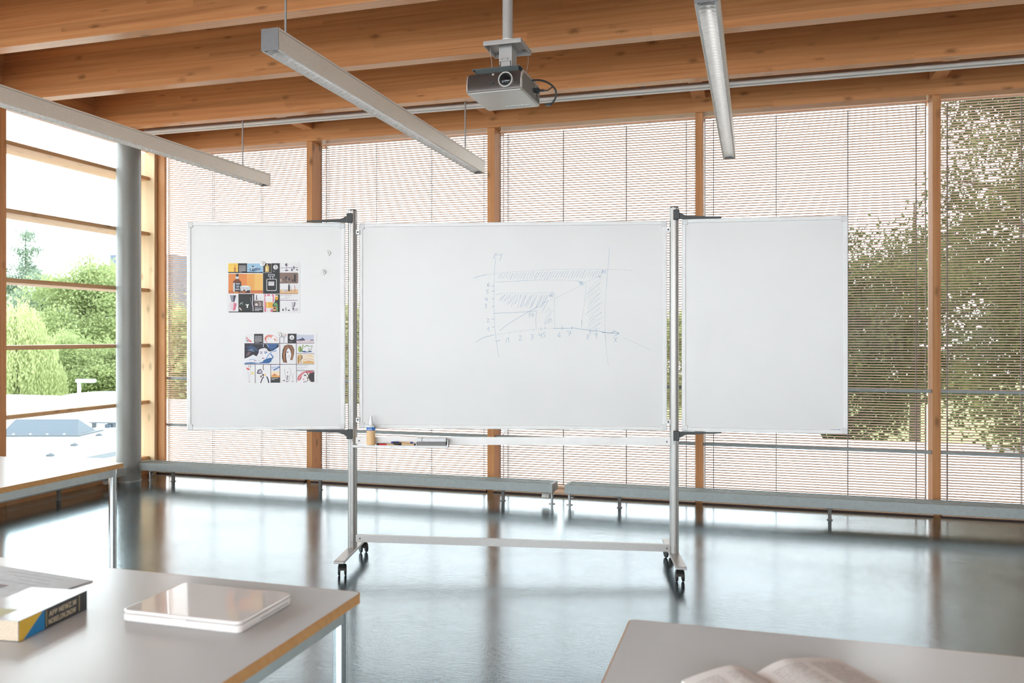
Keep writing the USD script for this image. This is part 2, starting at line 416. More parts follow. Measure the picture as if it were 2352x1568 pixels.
# ---------------------------------------------------------------- venetian blinds
def slat_mesh(L):
    w, n, crown, th = 0.028, 7, 0.0072, 0.0012
    s = np.linspace(-0.5, 0.5, n)
    tilt = 0.0
    y, z = s * w, crown * (1 - 4 * s * s)
    yy, zz = y * math.cos(tilt) - z * math.sin(tilt), y * math.sin(tilt) + z * math.cos(tilt)
    prof = np.r_[np.c_[yy, zz + th / 2], np.c_[yy, zz - th / 2][::-1]]
    return extrude(Polygon(prof), L, 'yz')
BLIND_WHERE = ['next to the steel column, behind the posters', 'in the second bay, behind the left whiteboard post', 'in the third bay, behind the chart',
               'in the fourth bay, behind the empty right panel', 'in the rightmost bay, in front of tall trees']
PITCH = 0.0211
for i, (a, b) in enumerate(BAYS[:5]):
    a = a + (0.03 if i == 0 else 0.004); b = b - (0.012 if i != 3 else 0.012)
    t = thing('venetian_blind', 'open grey venetian blind ' + BLIND_WHERE[i], 'blind', (a, 7.245, 0), group=None)
    sm = slat_mesh(b - a)
    k, z = 0, 0.062
    while z < 3.265:
        part(t, 'slat', moved(sm, (0, 0, z)), 'slat_grey', 40)
        z += PITCH
    part(t, 'bottom_rail', bx(0, b - a, -0.013, 0.013, 0.036, 0.050, 0.002), 'slat_grey')
    part(t, 'head_rail', bx(0, b - a, -0.014, 0.014, 3.270, 3.298), 'slat_grey')
    L = b - a
    for f in (0.075 / L, 1 / 3.0 + 0.005, 2 / 3.0 - 0.005, 1 - 0.075 / L):
        part(t, 'ladder_cord', cat_([bx(f * L - 0.0028, f * L + 0.0028, y - 0.0006, y + 0.0006, 0.06, 3.235) for y in (-0.0135, 0.0135)]), 'cord_grey')
    for x in (-0.001, L - 0.005):
        part(t, 'guide_wire', bx(x, x + 0.004, -0.005, 0.005, 0.05, 3.25), 'guide_dark')

# ---------------------------------------------------------------- convectors on legs
def convector(name, label, length, loc, rotz, legs, valve_end, legs_only=False):
    """Long low convector: local x along its length, front at y = 0, back at y = 0.2."""
    t = thing(name, label, 'radiator', loc, rotz, None)
    z0, z1, d = 0.103, 0.177, 0.19
    part(t, 'front_panel', bx(0, length, 0, 0.012, z0, z1, 0.002), 'grey_steel')
    part(t, 'back_panel', bx(0, length, d - 0.012, d, z0, z1, 0.002), 'grey_steel')
    for x in (0, length - 0.03):
        part(t, 'end_panel', bx(x, x + 0.03, 0.012, d - 0.012, z0, z1, 0.002), 'grey_steel')
    for y in (0.052, 0.092, 0.132):
        part(t, 'grille_bar', bx(0.03, length - 0.03, y, y + 0.012, z1 - 0.012, z1 - 0.001), 'grey_steel')
    n = int((length - 0.06) / 0.02)
    part(t, 'grille_fins', cat_([bx(0.03 + 0.02 * k, 0.034 + 0.02 * k, 0.012, d - 0.012, z1 - 0.025, z1 - 0.012) for k in range(n)]), 'alu_dark', kind='stuff')
    part(t, 'core', bx(0.03, length - 0.03, 0.014, d - 0.014, z0 + 0.004, z1 - 0.03), 'grille_dark')
    for x in legs:
        lg = part(t, 'leg', cat_([bx(x - 0.012, x + 0.012, 0.07, 0.095, 0.0, z0), bx(x - 0.035, x + 0.02, 0.02, 0.17, z0 - 0.008, z0), bx(x - 0.02, x + 0.02, 0.062, 0.103, 0, 0.004)]), 'leg_grey')
    for x, white in valve_end:
        p = part(t, 'valve_pipe', cat_([cyl(0.009, (x, 0.085, 0.0), (x, 0.085, z0)), cyl(0.026, (x, 0.085, 0.0), (x, 0.085, 0.005)), cyl(0.015, (x, 0.085, 0.045), (x, 0.085, 0.075)), cyl(0.013, (x, 0.085, 0.085), (x, 0.085, 0.1))]), 'valve_metal', 40)
        if white:
            s = -1 if white < 0 else 1
            head = moved(lathe([(0, 0), (0.018, 0), (0.022, 0.006), (0.024, 0.03), (0.024, 0.05), (0.019, 0.062), (0, 0.062)]), roty=s * PI / 2)
            part(t, 'valve_head', moved(head, (x + s * 0.022, 0.085, 0.062)), 'valve_white', 40)
            part(t, 'valve_scale', moved(cat_([bx(-0.003, 0.003, -0.0005, 0.0005, k * 0.012 - 0.008, k * 0.012 - 0.003) for k in range(2)]), (x + s * 0.045, 0.0605, 0.064)), 'grille_dark')
        else:
            part(t, 'valve_knob', cyl(0.010, (x + 0.01, 0.085, 0.06), (x + 0.036, 0.085, 0.06)), 'valve_metal', 40)
    return t
convector('convector', 'long low grey convector under the left blinds, running up to the steel column', 4.13, (-5.73, 6.615, 0), 0, (0.37, 1.95, 3.68), [(4.105, -1), (0.10, 0)])
convector('convector', 'long low grey convector running out of the picture to the right', 4.80, (-1.50, 6.615, 0), 0, (0.44, 2.04, 3.7), [(0.025, 0)])
convector('convector', 'low grey convector along the left window wall, half hidden by the far table', 5.2, (-5.60, 1.16, 0), PI / 2, (0.5, 2.2, 3.6, 4.5), [(5.10, -1)])

# ---------------------------------------------------------------- track and luminaires under the beams
t = thing('ceiling_track', 'long double aluminium track running below the ceiling beams along the windows', 'rail', (-5.45, 6.38, 3.285))
part(t, 'track_profile', bx(0, 10.3, 0.03, 0.10, 0.012, 0.03), 'alu')
for y in (0.03, 0.095):
    part(t, 'track_tube', cyl(0.014, (0, y, 0.002), (10.3, y, 0.002), 16), 'track_white', 40)
for x in (0.9, 2.75, 4.6, 6.4, 8.2):
    part(t, 'track_hanger', bx(x, x + 0.03, 0.05, 0.08, 0.03, 0.435), 'alu_dark')

def luminaire(label, loc, lit=False):
    """Pendant louvre luminaire: local y along its length, z = 0 at its underside."""
    t = thing('pendant_luminaire', label, 'lamp', loc, 0, None)
    W, L, H2 = 0.0475, 3.14, 0.107
    for s in (-1, 1):
        part(t, 'side_panel', bx(*sorted((s * W, s * (W - 0.004))), 0.004, L - 0.004, 0, H2, 0.0008), 'lamp_side')
        part(t, 'bottom_lip', bx(*sorted((s * (W - 0.004), s * (W - 0.012))), 0.004, L - 0.004, 0, 0.004), 'alu_white')
        part(t, 'shadow_line', bx(*sorted((s * W, s * (W + 0.0006))), 0.01, L - 0.01, H2 - 0.014, H2 - 0.012), 'lamp_cap')  # thin dark line along the upper side panel
    part(t, 'top_panel', bx(-W + 0.004, W - 0.004, 0.004, L - 0.004, H2 - 0.004, H2), 'lamp_side')
    for y in (0.0, L - 0.004):
        part(t, 'end_cap', bx(-W, W, y, y + 0.004, 0, H2, 0.0005), 'lamp_cap')
    s = np.linspace(-1, 1, 9)
    prof = np.r_[np.c_[s * (W - 0.012), 0.075 - 0.070 * s ** 4], np.c_[s * (W - 0.011), 0.078 - 0.070 * s ** 4][::-1]]
    part(t, 'reflector', moved(extrude(Polygon(prof), L - 0.03, 'xz', 0.015)), 'louver', 40)
    part(t, 'fluorescent_tube', cyl(0.008, (0, 0.06, 0.055), (0, L - 0.06, 0.055), 12), 'unseen_lamp_light' if lit else 'lamp_glow', 40)
    if lit:
        part(t, 'diffuser', bx(-W + 0.012, W - 0.012, 0.02, L - 0.02, 0.002, 0.006), 'unseen_lamp_light')  # unseen lamps only: glowing panel that lights the room
    else:
        n = 72
        ss = np.linspace(-1, 1, 7)
        xs = ss * (W - 0.012)
        poly = Polygon(np.r_[np.c_[xs, 0.004 + 0.010 * (1 - ss ** 2)], np.c_[xs, 0.030 + 0 * ss][::-1]])
        for k in range(n):
            y = 0.03 + (L - 0.06) * k / (n - 1)
            bl = extrude(poly, 0.003, 'xz', y)
            part(t, 'louvre_blade', bl, 'louver')
    for y in (0.14, 2.78):
        part(t, 'hanging_rod', cyl(0.006, (0, y, H2), (0, y, 3.72 - loc[2]), 10), 'alu_dark', 40)
    return t
luminaire('long pendant louvre lamp furthest left, crossing in front of the steel column', (-4.285, 3.47, 2.763))
luminaire('long pendant louvre lamp with its end face in view, left of the projector', (-2.23, 3.47, 2.763))
luminaire('long pendant louvre lamp right of the projector, seen from below', (-0.194, 3.47, 2.763))
for i, (x, y) in enumerate([(x, y) for y in (-0.3, -4.0) for x in (-4.285, -2.23, -0.194, 1.85, 3.9)]):  # out of view, placed to light the whiteboard
    luminaire('unseen pendant lamp lighting the whiteboard from behind, %s from the left in the %s row' % (('first', 'second', 'third', 'fourth', 'fifth')[i % 5], 'nearer' if i < 5 else 'further'), (x, y, 2.763), True)

# ---------------------------------------------------------------- projector
PX, PY, PZ = -1.2, 3.935, 2.57
pj = thing('projector', 'dark and silver projector hanging from the ceiling pole', 'projector', (PX, PY, PZ), math.radians(-1.2))
w2, d2, hh = 0.138, 0.158, 0.101
bev = trimesh.convex.convex_hull(np.array([(sx * (w2 - 0.004), sy * d2, z) for sx in (-1, 1) for sy, z in
        ((-1, 0.012), (-1.0, 0.03), (-0.985, 0.05), (-0.94, 0.078), (-0.86, 0.094), (-0.75, hh), (0.95, hh), (1, 0.09), (1, 0.008), (-0.985, 0.004), (0.98, 0.0), (-0.95, 0.001))]))
part(pj, 'shell', trimesh.intersections.slice_mesh_plane(bev, [0, -1, 0], [0, -0.105, 0], cap=True), 'projector_dark', 25, label='dark brown front shell')
part(pj, 'rear_shell', trimesh.intersections.slice_mesh_plane(bev, [0, 1, 0], [0, -0.105, 0], cap=True), 'projector_silver', 25, label='silver rear shell')
part(pj, 'bottom_cover', bx(-w2 + 0.004, w2 - 0.004, -d2 + 0.004, d2 - 0.003, -0.004, 0.0035, 0.0015), 'projector_silver', label='silver underside')
side = Polygon([(-0.94 * d2, 0.0), (d2, 0.0), (d2, 0.09), (0.95 * d2, hh + .001), (-0.75 * d2, hh + .001), (-0.94 * d2, 0.082), (-1.004 * d2, 0.05), (-1.006 * d2, 0.01)])
inner = Polygon([(-0.86 * d2, 0.010), (0.95 * d2, 0.010), (0.95 * d2, 0.08), (0.85 * d2, 0.088), (-0.70 * d2, 0.088), (-0.90 * d2, 0.06)])
for s in (-1, 1):
    x0 = w2 - 0.004 if s > 0 else -w2 - 0.001
    part(pj, 'side_frame', extrude(side, 0.005, 'yz', x0), 'projector_silver', label='silver side rim')
    part(pj, 'side_panel', extrude(inner, 0.002, 'yz', (w2 + 0.0008) if s > 0 else -w2 - 0.0025), 'projector_side')
lx, lz = 0.062, 0.048
ring = lathe([(0.030, 0.0), (0.0375, 0.0), (0.0385, 0.010), (0.036, 0.018), (0.031, 0.018), (0.0295, 0.006)])
part(pj, 'lens_ring', moved(ring, (lx, -d2 + 0.006, lz), rotx=PI / 2), 'projector_silver', 30, label='silver lens ring')
part(pj, 'lens_barrel', moved(lathe([(0.0, 0.0), (0.031, 0.0), (0.031, 0.010), (0.026, 0.012), (0.024, 0.007), (0.0, 0.007)]), (lx, -d2 + 0.003, lz), rotx=PI / 2), 'black_plastic', 30)
part(pj, 'lens', moved(lathe([(0.0, 0.009), (0.008, 0.0085), (0.016, 0.0065), (0.022, 0.003), (0.0225, 0.0), (0, 0)]), (lx, -d2 - 0.004, lz), rotx=PI / 2), 'lens_glass', 40)
for x in (-0.005, 0.006):
    part(pj, 'sensor_eye', moved(cyl(0.006, (0, 0, 0), (0, 0, 0.004)), (x - 0.012, -d2 - 0.0005, 0.038), rotx=PI / 2), 'black_plastic', 30)
part(pj, 'sensor_eye', moved(cyl(0.006, (0, 0, 0), (0, 0, 0.004)), (0.118, -d2 - 0.0005, 0.030), rotx=PI / 2), 'black_plastic', 30)
part(pj, 'badge', bx(-0.013, -0.001, -d2 + 0.0095, -d2 + 0.02, 0.072, 0.088, 0.001), 'alu', label='small silver badge on the top edge')
for k, (yy, zz, w) in enumerate([(0.06, 0.03, 0.012), (0.085, 0.03, 0.012), (0.11, 0.03, 0.012), (0.06, 0.052, 0.010), (0.085, 0.052, 0.010), (0.11, 0.05, 0.010), (0.07, 0.072, 0.012), (0.12, 0.015, 0.02), (0.09, 0.015, 0.016)]):
    part(pj, 'socket', bx(w2 + 0.001, w2 + 0.005, yy, yy + w, zz, zz + 0.009, 0.001), 'black_plastic' if k % 3 else 'alu')
part(pj, 'rating_plate', bx(-0.02, 0.105, 0.095, 0.125, -0.0055, -0.004), 'alu_white', label='white rating plate')
part(pj, 'rating_text', cat_([bx(-0.012 + 0.02 * k, -0.001 + 0.02 * k, 0.102 + 0.008 * (k % 2), 0.105 + 0.008 * (k % 2), -0.0058, -0.0054) for k in range(5)]), 'grille_dark')
part(pj, 'mount_tray', cat_([bx(-0.128, 0.118, -0.12, 0.11, hh + 0.022, hh + 0.026, 0.001),
     trimesh.convex.convex_hull([(x, y, z) for x in (-0.128, -0.108) for y in (-0.11, 0.11) for z in ((hh + 0.024, hh + 0.026) if x < -0.12 else (hh + 0.005, hh + 0.008))]),
     trimesh.convex.convex_hull([(x, y, z) for y in (-0.12, -0.100) for x in (-0.11, 0.11) for z in ((hh + 0.024, hh + 0.026) if y < -0.11 else (hh + 0.002, hh + 0.006))])]), 'mount_plate')
for x, y in ((-0.08, -0.05), (0.08, -0.05), (-0.08, 0.06), (0.08, 0.06)):
    part(pj, 'mount_stud', cyl(0.006, (x, y, hh - 0.002), (x, y, hh + 0.023)), 'alu_dark', 30)
cab = [(0.125, 0.02, 0.088), (0.16, 0.03, 0.093), (0.20, 0.05, 0.088), (0.235, 0.075, 0.065), (0.245, 0.09, 0.035), (0.232, 0.10, 0.005), (0.205, 0.105, -0.012)]
from scipy.interpolate import CubicSpline
cs = CubicSpline(np.linspace(0, 1, len(cab)), np.array(cab))
part(pj, 'cable', sweep(cs(np.linspace(0, 1, 28)), 0.0048, 10), 'black_plastic', 40)
part(pj, 'cable', sweep([(0.150, 0.062, 0.050), (0.180, 0.07, 0.050), (0.205, 0.08, 0.052), (0.228, 0.082, 0.068)], 0.0035, 8), 'black_plastic', 40)
part(pj, 'cable_plug', cat_([bx(w2 + 0.002, w2 + 0.03, 0.045, 0.075, 0.040, 0.060, 0.003), cyl(0.006, (w2 + 0.03, 0.062, 0.050), (w2 + 0.05, 0.068, 0.050))]), 'black_plastic')
part(pj, 'cable_plug', bx(0.185, 0.215, 0.095, 0.115, -0.018, -0.006, 0.002), 'black_plastic')

mt = thing('projector_mount', 'grey ceiling pole and square plate carrying the projector', 'mount', (-1.176, 3.92, 2.70))
part(mt, 'pole', cyl(0.0255, (0, 0, 0.13), (0, 0, 1.02), 32), 'mount_grey', 40)
part(mt, 'pole_ring', cyl(0.028, (0, 0, 0.155), (0, 0, 0.162), 32), 'alu_white', 40)
pl = [bx(-0.095, 0.095, -0.098, 0.098, 0.125, 0.130)]
pl += [bx(*r, 0.108, 0.126) for r in ((-0.095, 0.095, -0.098, -0.094), (-0.095, 0.095, 0.094, 0.098), (-0.095, -0.091, -0.094, 0.094), (0.091, 0.095, -0.094, 0.094))]
part(mt, 'mount_plate', cat_(pl), 'mount_grey')
for x, y in ((-0.065, -0.07), (0.065, -0.07), (0.065, 0.06), (-0.065, 0.06)):
    part(mt, 'plate_hole', cyl(0.008, (x, y, 0.1243), (x, y, 0.1252)), 'grille_dark')
part(mt, 'bracket', cat_([bx(-0.034, 0.028, -0.036, -0.032, 0.045, 0.125), bx(-0.034, -0.030, -0.032, 0.05, 0.03, 0.125), bx(0.028, 0.032, -0.036, 0.05, 0.0, 0.125), bx(-0.026, 0.022, -0.03, 0.02, 0.012, 0.06)]), 'mount_grey')
for x in (-0.02, 0.008):
    part(mt, 'bolt', moved(cyl(0.006, (0, 0, 0), (0, 0, 0.005), 12), (x, -0.036, 0.058), rotx=PI / 2), 'alu')
part(mt, 'bracket_foot', bx(-0.03, 0.034, -0.03, 0.03, -0.002, 0.012), 'mount_plate')
for s, pts in ((-1, [(-0.075, -0.05, 0.112), (-0.071, -0.045, 0.06), (-0.066, -0.04, 0.0)]), (1, [(0.088, 0.055, 0.110), (0.092, 0.05, 0.06), (0.084, 0.05, 0.02), (0.082, 0.05, -0.01)])):
    part(mt, 'safety_wire', sweep(pts, 0.0016, 6), 'alu')

# ---------------------------------------------------------------- mobile whiteboard
PLX, PLY, PRX, PRY = -2.365, 4.579, -0.466, 5.012
U = np.array([PRX - PLX, PRY - PLY]); BW = float(np.linalg.norm(U)); U = U / BW
BANG = math.atan2(U[1], U[0]); N2 = np.array([-U[1], U[0]])
wb = thing('mobile_whiteboard', 'wheeled three part whiteboard on an aluminium frame with chart drawn on its middle panel', 'whiteboard', (PLX, PLY, 0), BANG)
def to_local(x, y):
    d = np.array([x - PLX, y - PLY]); return float(d @ U), float(d @ N2)
class Plane:
    """An upright panel in the whiteboard's local space: origin a, direction to b (both local x, y)."""
    def __init__(s, a, b):
        s.a, s.b = np.array(a, float), np.array(b, float)
        s.d = s.b - s.a; s.L = float(np.linalg.norm(s.d)); s.d /= s.L
        s.ang = math.atan2(s.d[1], s.d[0])
        s.n = np.array([s.d[1], -s.d[0]])                # towards the viewer
        s.wa = np.array([PLX, PLY]) + U * s.a[0] + N2 * s.a[1]
        s.wd = U * s.d[0] + N2 * s.d[1]; s.wn = U * s.n[0] + N2 * s.n[1]
        s.wang = math.atan2(s.wd[1], s.wd[0])
    def hit(s, px, py, off=0.0):
        r = ray(px, py); o = s.wa + s.wn * off
        t = (o @ s.wn) / (r[:2] @ s.wn)
        return float((r[:2] * t - s.wa) @ s.wd), float(EYE + r[2] * t)
    def place(s, m, off=0.0):
        """A mesh in (along, -towards viewer, up) put into the board's local space."""
        return moved(m, (*(s.a + s.n * off), 0), s.ang)
    def world(s, u, off=0.0):
        return s.wa + s.wd * u + s.wn * off
PC = Plane(to_local(-2.327, 4.594), to_local(-0.507, 5.004))
PLF = Plane(to_local(-3.303, 4.252), to_local(-2.408, 4.567))
PRT = Plane(to_local(-0.421, 5.008), to_local(0.510, 5.121))
def panel(pl, z0, z1, label):
    g = group_part(wb, 'panel', label)
    L, fw = pl.L, 0.024
    part(g, 'writing_surface', pl.place(bx(fw - 0.004, L - fw + 0.004, -0.002, 0.012, z0 + fw - 0.004, z1 - fw + 0.004)), 'board_white')
    part(g, 'back_sheet', pl.place(bx(fw - 0.004, L - fw + 0.004, 0.012, 0.014, z0 + fw - 0.004, z1 - fw + 0.004)), 'frame_grey_white')
    for a in ((fw, L - fw, z1 - fw, z1), (fw, L - fw, z0, z0 + fw), (0, fw, z0 + fw, z1 - fw), (L - fw, L, z0 + fw, z1 - fw)):
        part(g, 'frame_bar', pl.place(bx(a[0], a[1], -0.006, 0.014, a[2], a[3], 0.003)), 'frame_white')
    for x in (0, L - fw - 0.012):
        for z in (z0, z1 - fw - 0.012):
            part(g, 'corner_cap', pl.place(bx(x, x + fw + 0.012, -0.0075, 0.0155, z, z + fw + 0.012, 0.004)), 'frame_grey_white')
    return g
gC = panel(PC, 0.833, 2.085, 'middle panel with the drawn chart')
gL = panel(PLF, 0.826, 2.087, 'left side panel carrying two posters')
gR = panel(PRT, 0.831, 2.091, 'empty right side panel')

def post_profile(r=0.0275):
    c = Point(0, 0).buffer(r, 5)
    for a in range(4):
        c = c.difference(affinity.rotate(sbox(r - 0.006, -0.0045, r + 0.01, 0.0045), a * 90, origin=(0, 0)))
    for a in (45, 135, 225, 315):
        c = c.difference(affinity.rotate(sbox(r - 0.0025, -0.006, r + 0.01, 0.006), a, origin=(0, 0)))
    return c
for x in (0.0, BW):
    p = part(wb, 'post', moved(extrude(post_profile(), 2.162 - 0.104, 'xy', 0.104), (x, 0, 0)), 'alu')
    part(wb, 'post_cap', moved(cyl(0.0265, (0, 0, 2.160), (0, 0, 2.166), 24), (x, 0, 0)), 'black_plastic')
    part(wb, 'post_screw', moved(cyl(0.004, (0, 0, 0), (0, 0, 0.004), 10), (x - 0.004 if x < 1 else x, -0.0255, 0.14), rotx=PI / 2), 'alu_dark')
# hinge arms
def arm(x, s, z, up):
    """Black hinge arm at post x, pointing s, above (up = 1) or below (up = -1) a side panel."""
    pl = PLF if s < 0 else PRT
    shape = Polygon([(0.012, 0.0), (0.012, 0.042), (-0.012, 0.040), (-0.045, 0.022), (-0.060, 0.016), (-0.255, 0.006), (-0.262, 0.0)])
    m = extrude(affinity.scale(shape, 1, up, origin=(0, 0)), 0.034, 'xz', -0.020)
    if s > 0:
        m.vertices = m.vertices * [-1, 1, 1]; m.invert()
    m = cat_([m, bx(-0.018, 0.018, -0.032, -0.020, *sorted((z * 0 - 0.006 * up, up * 0.052)), 0.002)])
    hinge = pl.b if s < 0 else pl.a
    a = pl.ang
    off = np.array([x, 0.0])
    part(wb, 'hinge_arm', moved(m, (off[0] + s * 0.010, off[1] - 0.018, z), a), 'black_plastic')
arm(0.0, -1, 2.089, 1); arm(0.0, -1, 0.824, -1)
arm(BW, 1, 2.092, 1); arm(BW, 1, 0.829, -1)
for x, sgn in ((0.0, 1), (BW, -1)):
    for z in (2.03, 0.885):
        b = part(wb, 'panel_clamp', bx(*sorted((x + sgn * 0.02, x + sgn * 0.046)), -0.012, 0.012, z - 0.014, z + 0.014, 0.001), 'alu_white')
        part(wb, 'clamp_screw', moved(cyl(0.005, (0, 0, 0), (0, 0, 0.004), 12), (x + sgn * 0.036, -0.012, z), rotx=PI / 2), 'black_plastic')
    part(wb, 'post_slider', bx(x - 0.009, x + 0.009, -0.031, -0.024, 0.755, 0.80, 0.001) if 1 else None, 'alu_dark')
# rails between the posts
def rail(zl, zr, h, y=-0.004, name='cross_rail', matn='alu_white'):
    c = [(0.024, zl), (BW - 0.024, zr)]
    poly = Polygon([(c[0][0], c[0][1]), (c[1][0], c[1][1]), (c[1][0], c[1][1] + h), (c[0][0], c[0][1] + h)])
    return part(wb, name, extrude(poly, 0.022, 'xz', y - 0.011), matn)
rail(0.735, 0.745, 0.046)
rail(0.141, 0.111, 0.044, matn='alu')
for x, z in ((0.045, 0.758), (BW - 0.045, 0.767), (0.05, 0.163), (BW - 0.045, 0.132)):
    part(wb, 'rail_screw', moved(cyl(0.0045, (0, 0, 0), (0, 0, 0.003), 12), (x, -0.015, z), rotx=PI / 2), 'grille_dark')
# tray for the pens in front of the upper rail
TX0, TX1 = 0.025, 0.60
part(wb, 'pen_tray', cat_([bx(TX0, TX1, -0.085, -0.015, 0.727, 0.731), bx(TX0, TX1, -0.089, -0.085, 0.727, 0.741, 0.001), bx(TX1 - 0.004, TX1, -0.089, -0.015, 0.727, 0.775), bx(TX0, TX0 + 0.004, -0.085, -0.015, 0.727, 0.74)]), 'frame_white')
# feet and casters
for x in (0.0, BW):
    part(wb, 'foot', bx(x - 0.030, x + 0.030, -0.31, 0.34, 0.087, 0.104, 0.002), 'alu')
    for y, ang in ((-0.235, 0.0), (0.275, 0.5 if x == 0 else 0.3)):
        g = group_part(wb, 'caster')
        place = lambda m: moved(m, (x, y, 0), ang + (0.25 if (x == 0 and y < 0) else 0))
        part(g, 'caster_stem', place(cyl(0.008, (0, 0, 0.05), (0, 0, 0.088))), 'black_plastic', 30)
        part(g, 'caster_hood', place(trimesh.convex.convex_hull(np.array([(sx * 0.020, 0.033 * math.cos(a), 0.034 + 0.034 * math.sin(a)) for sx in (-1, 1) for a in np.linspace(0.35, PI - 0.1, 9)]))), 'black_plastic', 30)
        for s in (-1, 1):
            wheel = lathe([(0, 0), (0.022, 0.0), (0.030, 0.003), (0.0325, 0.008), (0.030, 0.014), (0, 0.014)], 24)
            part(g, 'wheel', place(moved(wheel, (0.011 if s > 0 else -0.025, 0, 0.0325), roty=PI / 2)), 'black_rubber', 30)
part(wb, 'hanging_hook', PC.place(cat_([bx(0.88, 0.91, -0.012, -0.005, 0.818, 0.836), bx(0.885, 0.892, -0.016, -0.010, 0.808, 0.822), bx(0.900, 0.906, -0.016, -0.010, 0.810, 0.822)])), 'alu_white')
# maker's plate on the right panel
u0, z0 = PRT.hit(1904, 990.5); u1, z1 = PRT.hit(1940, 981.5)
lab = part(gR, 'name_plate', PRT.place(bx(u0, u1, -0.0032, -0.002, z0, z1)), 'paper', label='small white name plate with blue lettering')
tm = meshkit.text_mesh('magnet', 0.009, 0.0003); tm2 = meshkit.text_mesh('plan', 0.009, 0.0003)
w1 = tm.bounds[1, 0]
def lettering(m, u, z):
    v = m.vertices; m = m.copy(); m.vertices = np.stack([v[:, 0] + u, -v[:, 2] - 0.0032, v[:, 1] + z], 1); return m
part(gR, 'name_lettering', PRT.place(cat_([lettering(tm, u0 + 0.006, z0 + 0.007), moved(cyl(0.0042, (0, 0, 0), (0, 0, 0.0003)), (u0 + 0.006 + w1 + 0.006, -0.0032, z0 + 0.0105), rotx=PI / 2), lettering(tm2, u0 + 0.006 + w1 + 0.0125, z0 + 0.007)])), 'bottle_blue')

# --- chart in blue marker on the middle panel
class Ink:
    def __init__(s, matn): s.m, s.matn, s.hold = [], matn, None
    def line(s, pts, w=0.0022):
        """A pen stroke; pts in pixels of the enlarged crop of the photograph it was read from."""
        q = [PC.hit(1060 + x / 5.113, 550 + y / 5.113) for x, y in pts]
        m = extrude(LineString(q).buffer(w * 0.38, 2), 0.0002, 'xz', -0.0023)
        if s.hold is not None: s.hold.append(m)
        else: part(gC, 'drawn_line', PC.place(m), s.matn)
    def close(s, name, kind=None):
        if s.hold: part(gC, name, PC.place(cat_(s.hold)), s.matn, kind=kind)
        s.hold = None
DIG = {'1': [[(0, .35), (.5, 1), (.55, 0)]], 'n': [[(0, 0), (.15, .7), (.5, 1), (.55, 0)]],
       '2': [[(0, .8), (.25, 1), (.5, .8), (.1, .1), (.15, 0), (.6, .1)]], '3': [[(.1, .85), (.4, 1), (.55, .8), (.25, .55), (.55, .4), (.45, .15), (.1, -.15)]],
       '4': [[(.15, 1), (0, .5), (.6, .55)], [(.55, .95), (.45, 0)]], '5': [[(.65, 1), (.2, .95), (.15, .6), (.5, .55), (.5, .2), (.1, 0)]],
       '6': [[(.5, 1), (.1, .5), (.1, .1), (.4, 0), (.55, .25), (.35, .45), (.1, .3)]], '7': [[(0, .95), (.8, .95), (.45, 0)], [(.2, .5), (.9, .55)]],
       '8': [[(.6, .9), (.3, 1), (.2, .75), (.5, .4), (.35, .02), (.1, .2), (.4, .6), (.6, .9)]], '9': [[(.5, .75), (.2, .55), (.15, .9), (.5, 1), (.5, .5), (.3, -.1)]],
       '0': [[(.3, 1), (.05, .5), (.3, 0), (.6, .5), (.3, 1)]], 'Y': [[(0, 1), (.25, .55)], [(.6, 1), (.1, -.3)]], 'x': [[(0, 1), (.5, 0)], [(.6, .9), (0, -.1)]]}
ink, mid, faint = Ink('marker_blue'), Ink('marker_mid'), Ink('marker_faint')
def write(k, ch, x, y, w, h, wd=0.0024):
    k.hold = []
    for st in DIG[ch]:
        k.line([(x + px * w, y + (1 - py) * h) for px, py in st], wd)
    k.close('handwritten_letter' if ch in 'Yx' else 'handwritten_numeral')
for ch, x, y in (('6', 300, 505), ('5', 288, 590), ('4', 275, 680), ('3', 268, 755), ('2', 298, 925), ('1', 296, 1030)):
    write(ink, ch, x, y, 50, 46)
for yy in (540, 602, 690, 782, 930, 1022):
    ink.line([(357, yy + 8), (385, yy)], 0.0025)
ink.line([(400, 1195), (455, 1185)], 0.0025)
for ch, x, y in (('n', 520, 1150), ('2', 672, 1125), ('3', 808, 1110), ('4', 908, 1095), ('5', 950, 1090), ('6', 1128, 1085), ('7', 1235, 1072), ('8', 1462, 1112), ('9', 1560, 1095), ('x', 1790, 1140)):
    write(ink if ch != '8' else mid, ch, x, y, 62, 60)
for x, y0, y1 in ((560, 1090, 1110), (700, 1072, 1085), (850, 1050, 1070), (935, 1028, 1065), (980, 1022, 1050), (1182, 1010, 1060), (1300, 1015, 1055), (1510, 1045, 1098), (1584, 1038, 1078)):
    (ink if x > 900 else mid).line([(x, y0), (x - 3, y1)], 0.0024)
for ch, x, y in (('5', 785, 862), ('0', 822, 862), ('6', 1030, 630), ('0', 1052, 630), ('7', 1370, 495), ('0', 1405, 495), ('8', 1640, 360), ('0', 1672, 360)):
    write(ink, ch, x, y, 46, 42)
ink.line([(375, 225), (402, 162), (425, 190)], 0.0028); write(ink, 'Y', 445, 165, 56, 62)
mid.line([(400, 215), (385, 420), (378, 760), (392, 1050), (410, 1200), (438, 1382)], 0.0022)
ink.line([(170, 1208), (225, 1165), (300, 1138), (380, 1120)], 0.0026)
faint.line([(380, 1120), (620, 1080), (860, 1055), (1080, 1040)])
ink.line([(1080, 1043), (1250, 1040), (1330, 1038), (1410, 1053), (1540, 1070), (1640, 1080), (1690, 1092), (1760, 1097), (1850, 1102)], 0.0028)
ink.line([(1782, 1068), (1852, 1100), (1800, 1132)], 0.003); ink.line([(1650, 1090), (1760, 1098), (1800, 1080)], 0.003)
ink.line([(142, 452), (230, 425), (300, 412)], 0.0024)
faint.line([(300, 412), (420, 398), (560, 382), (800, 365), (1050, 352), (1300, 348), (1600, 350), (1820, 352), (2005, 364)])
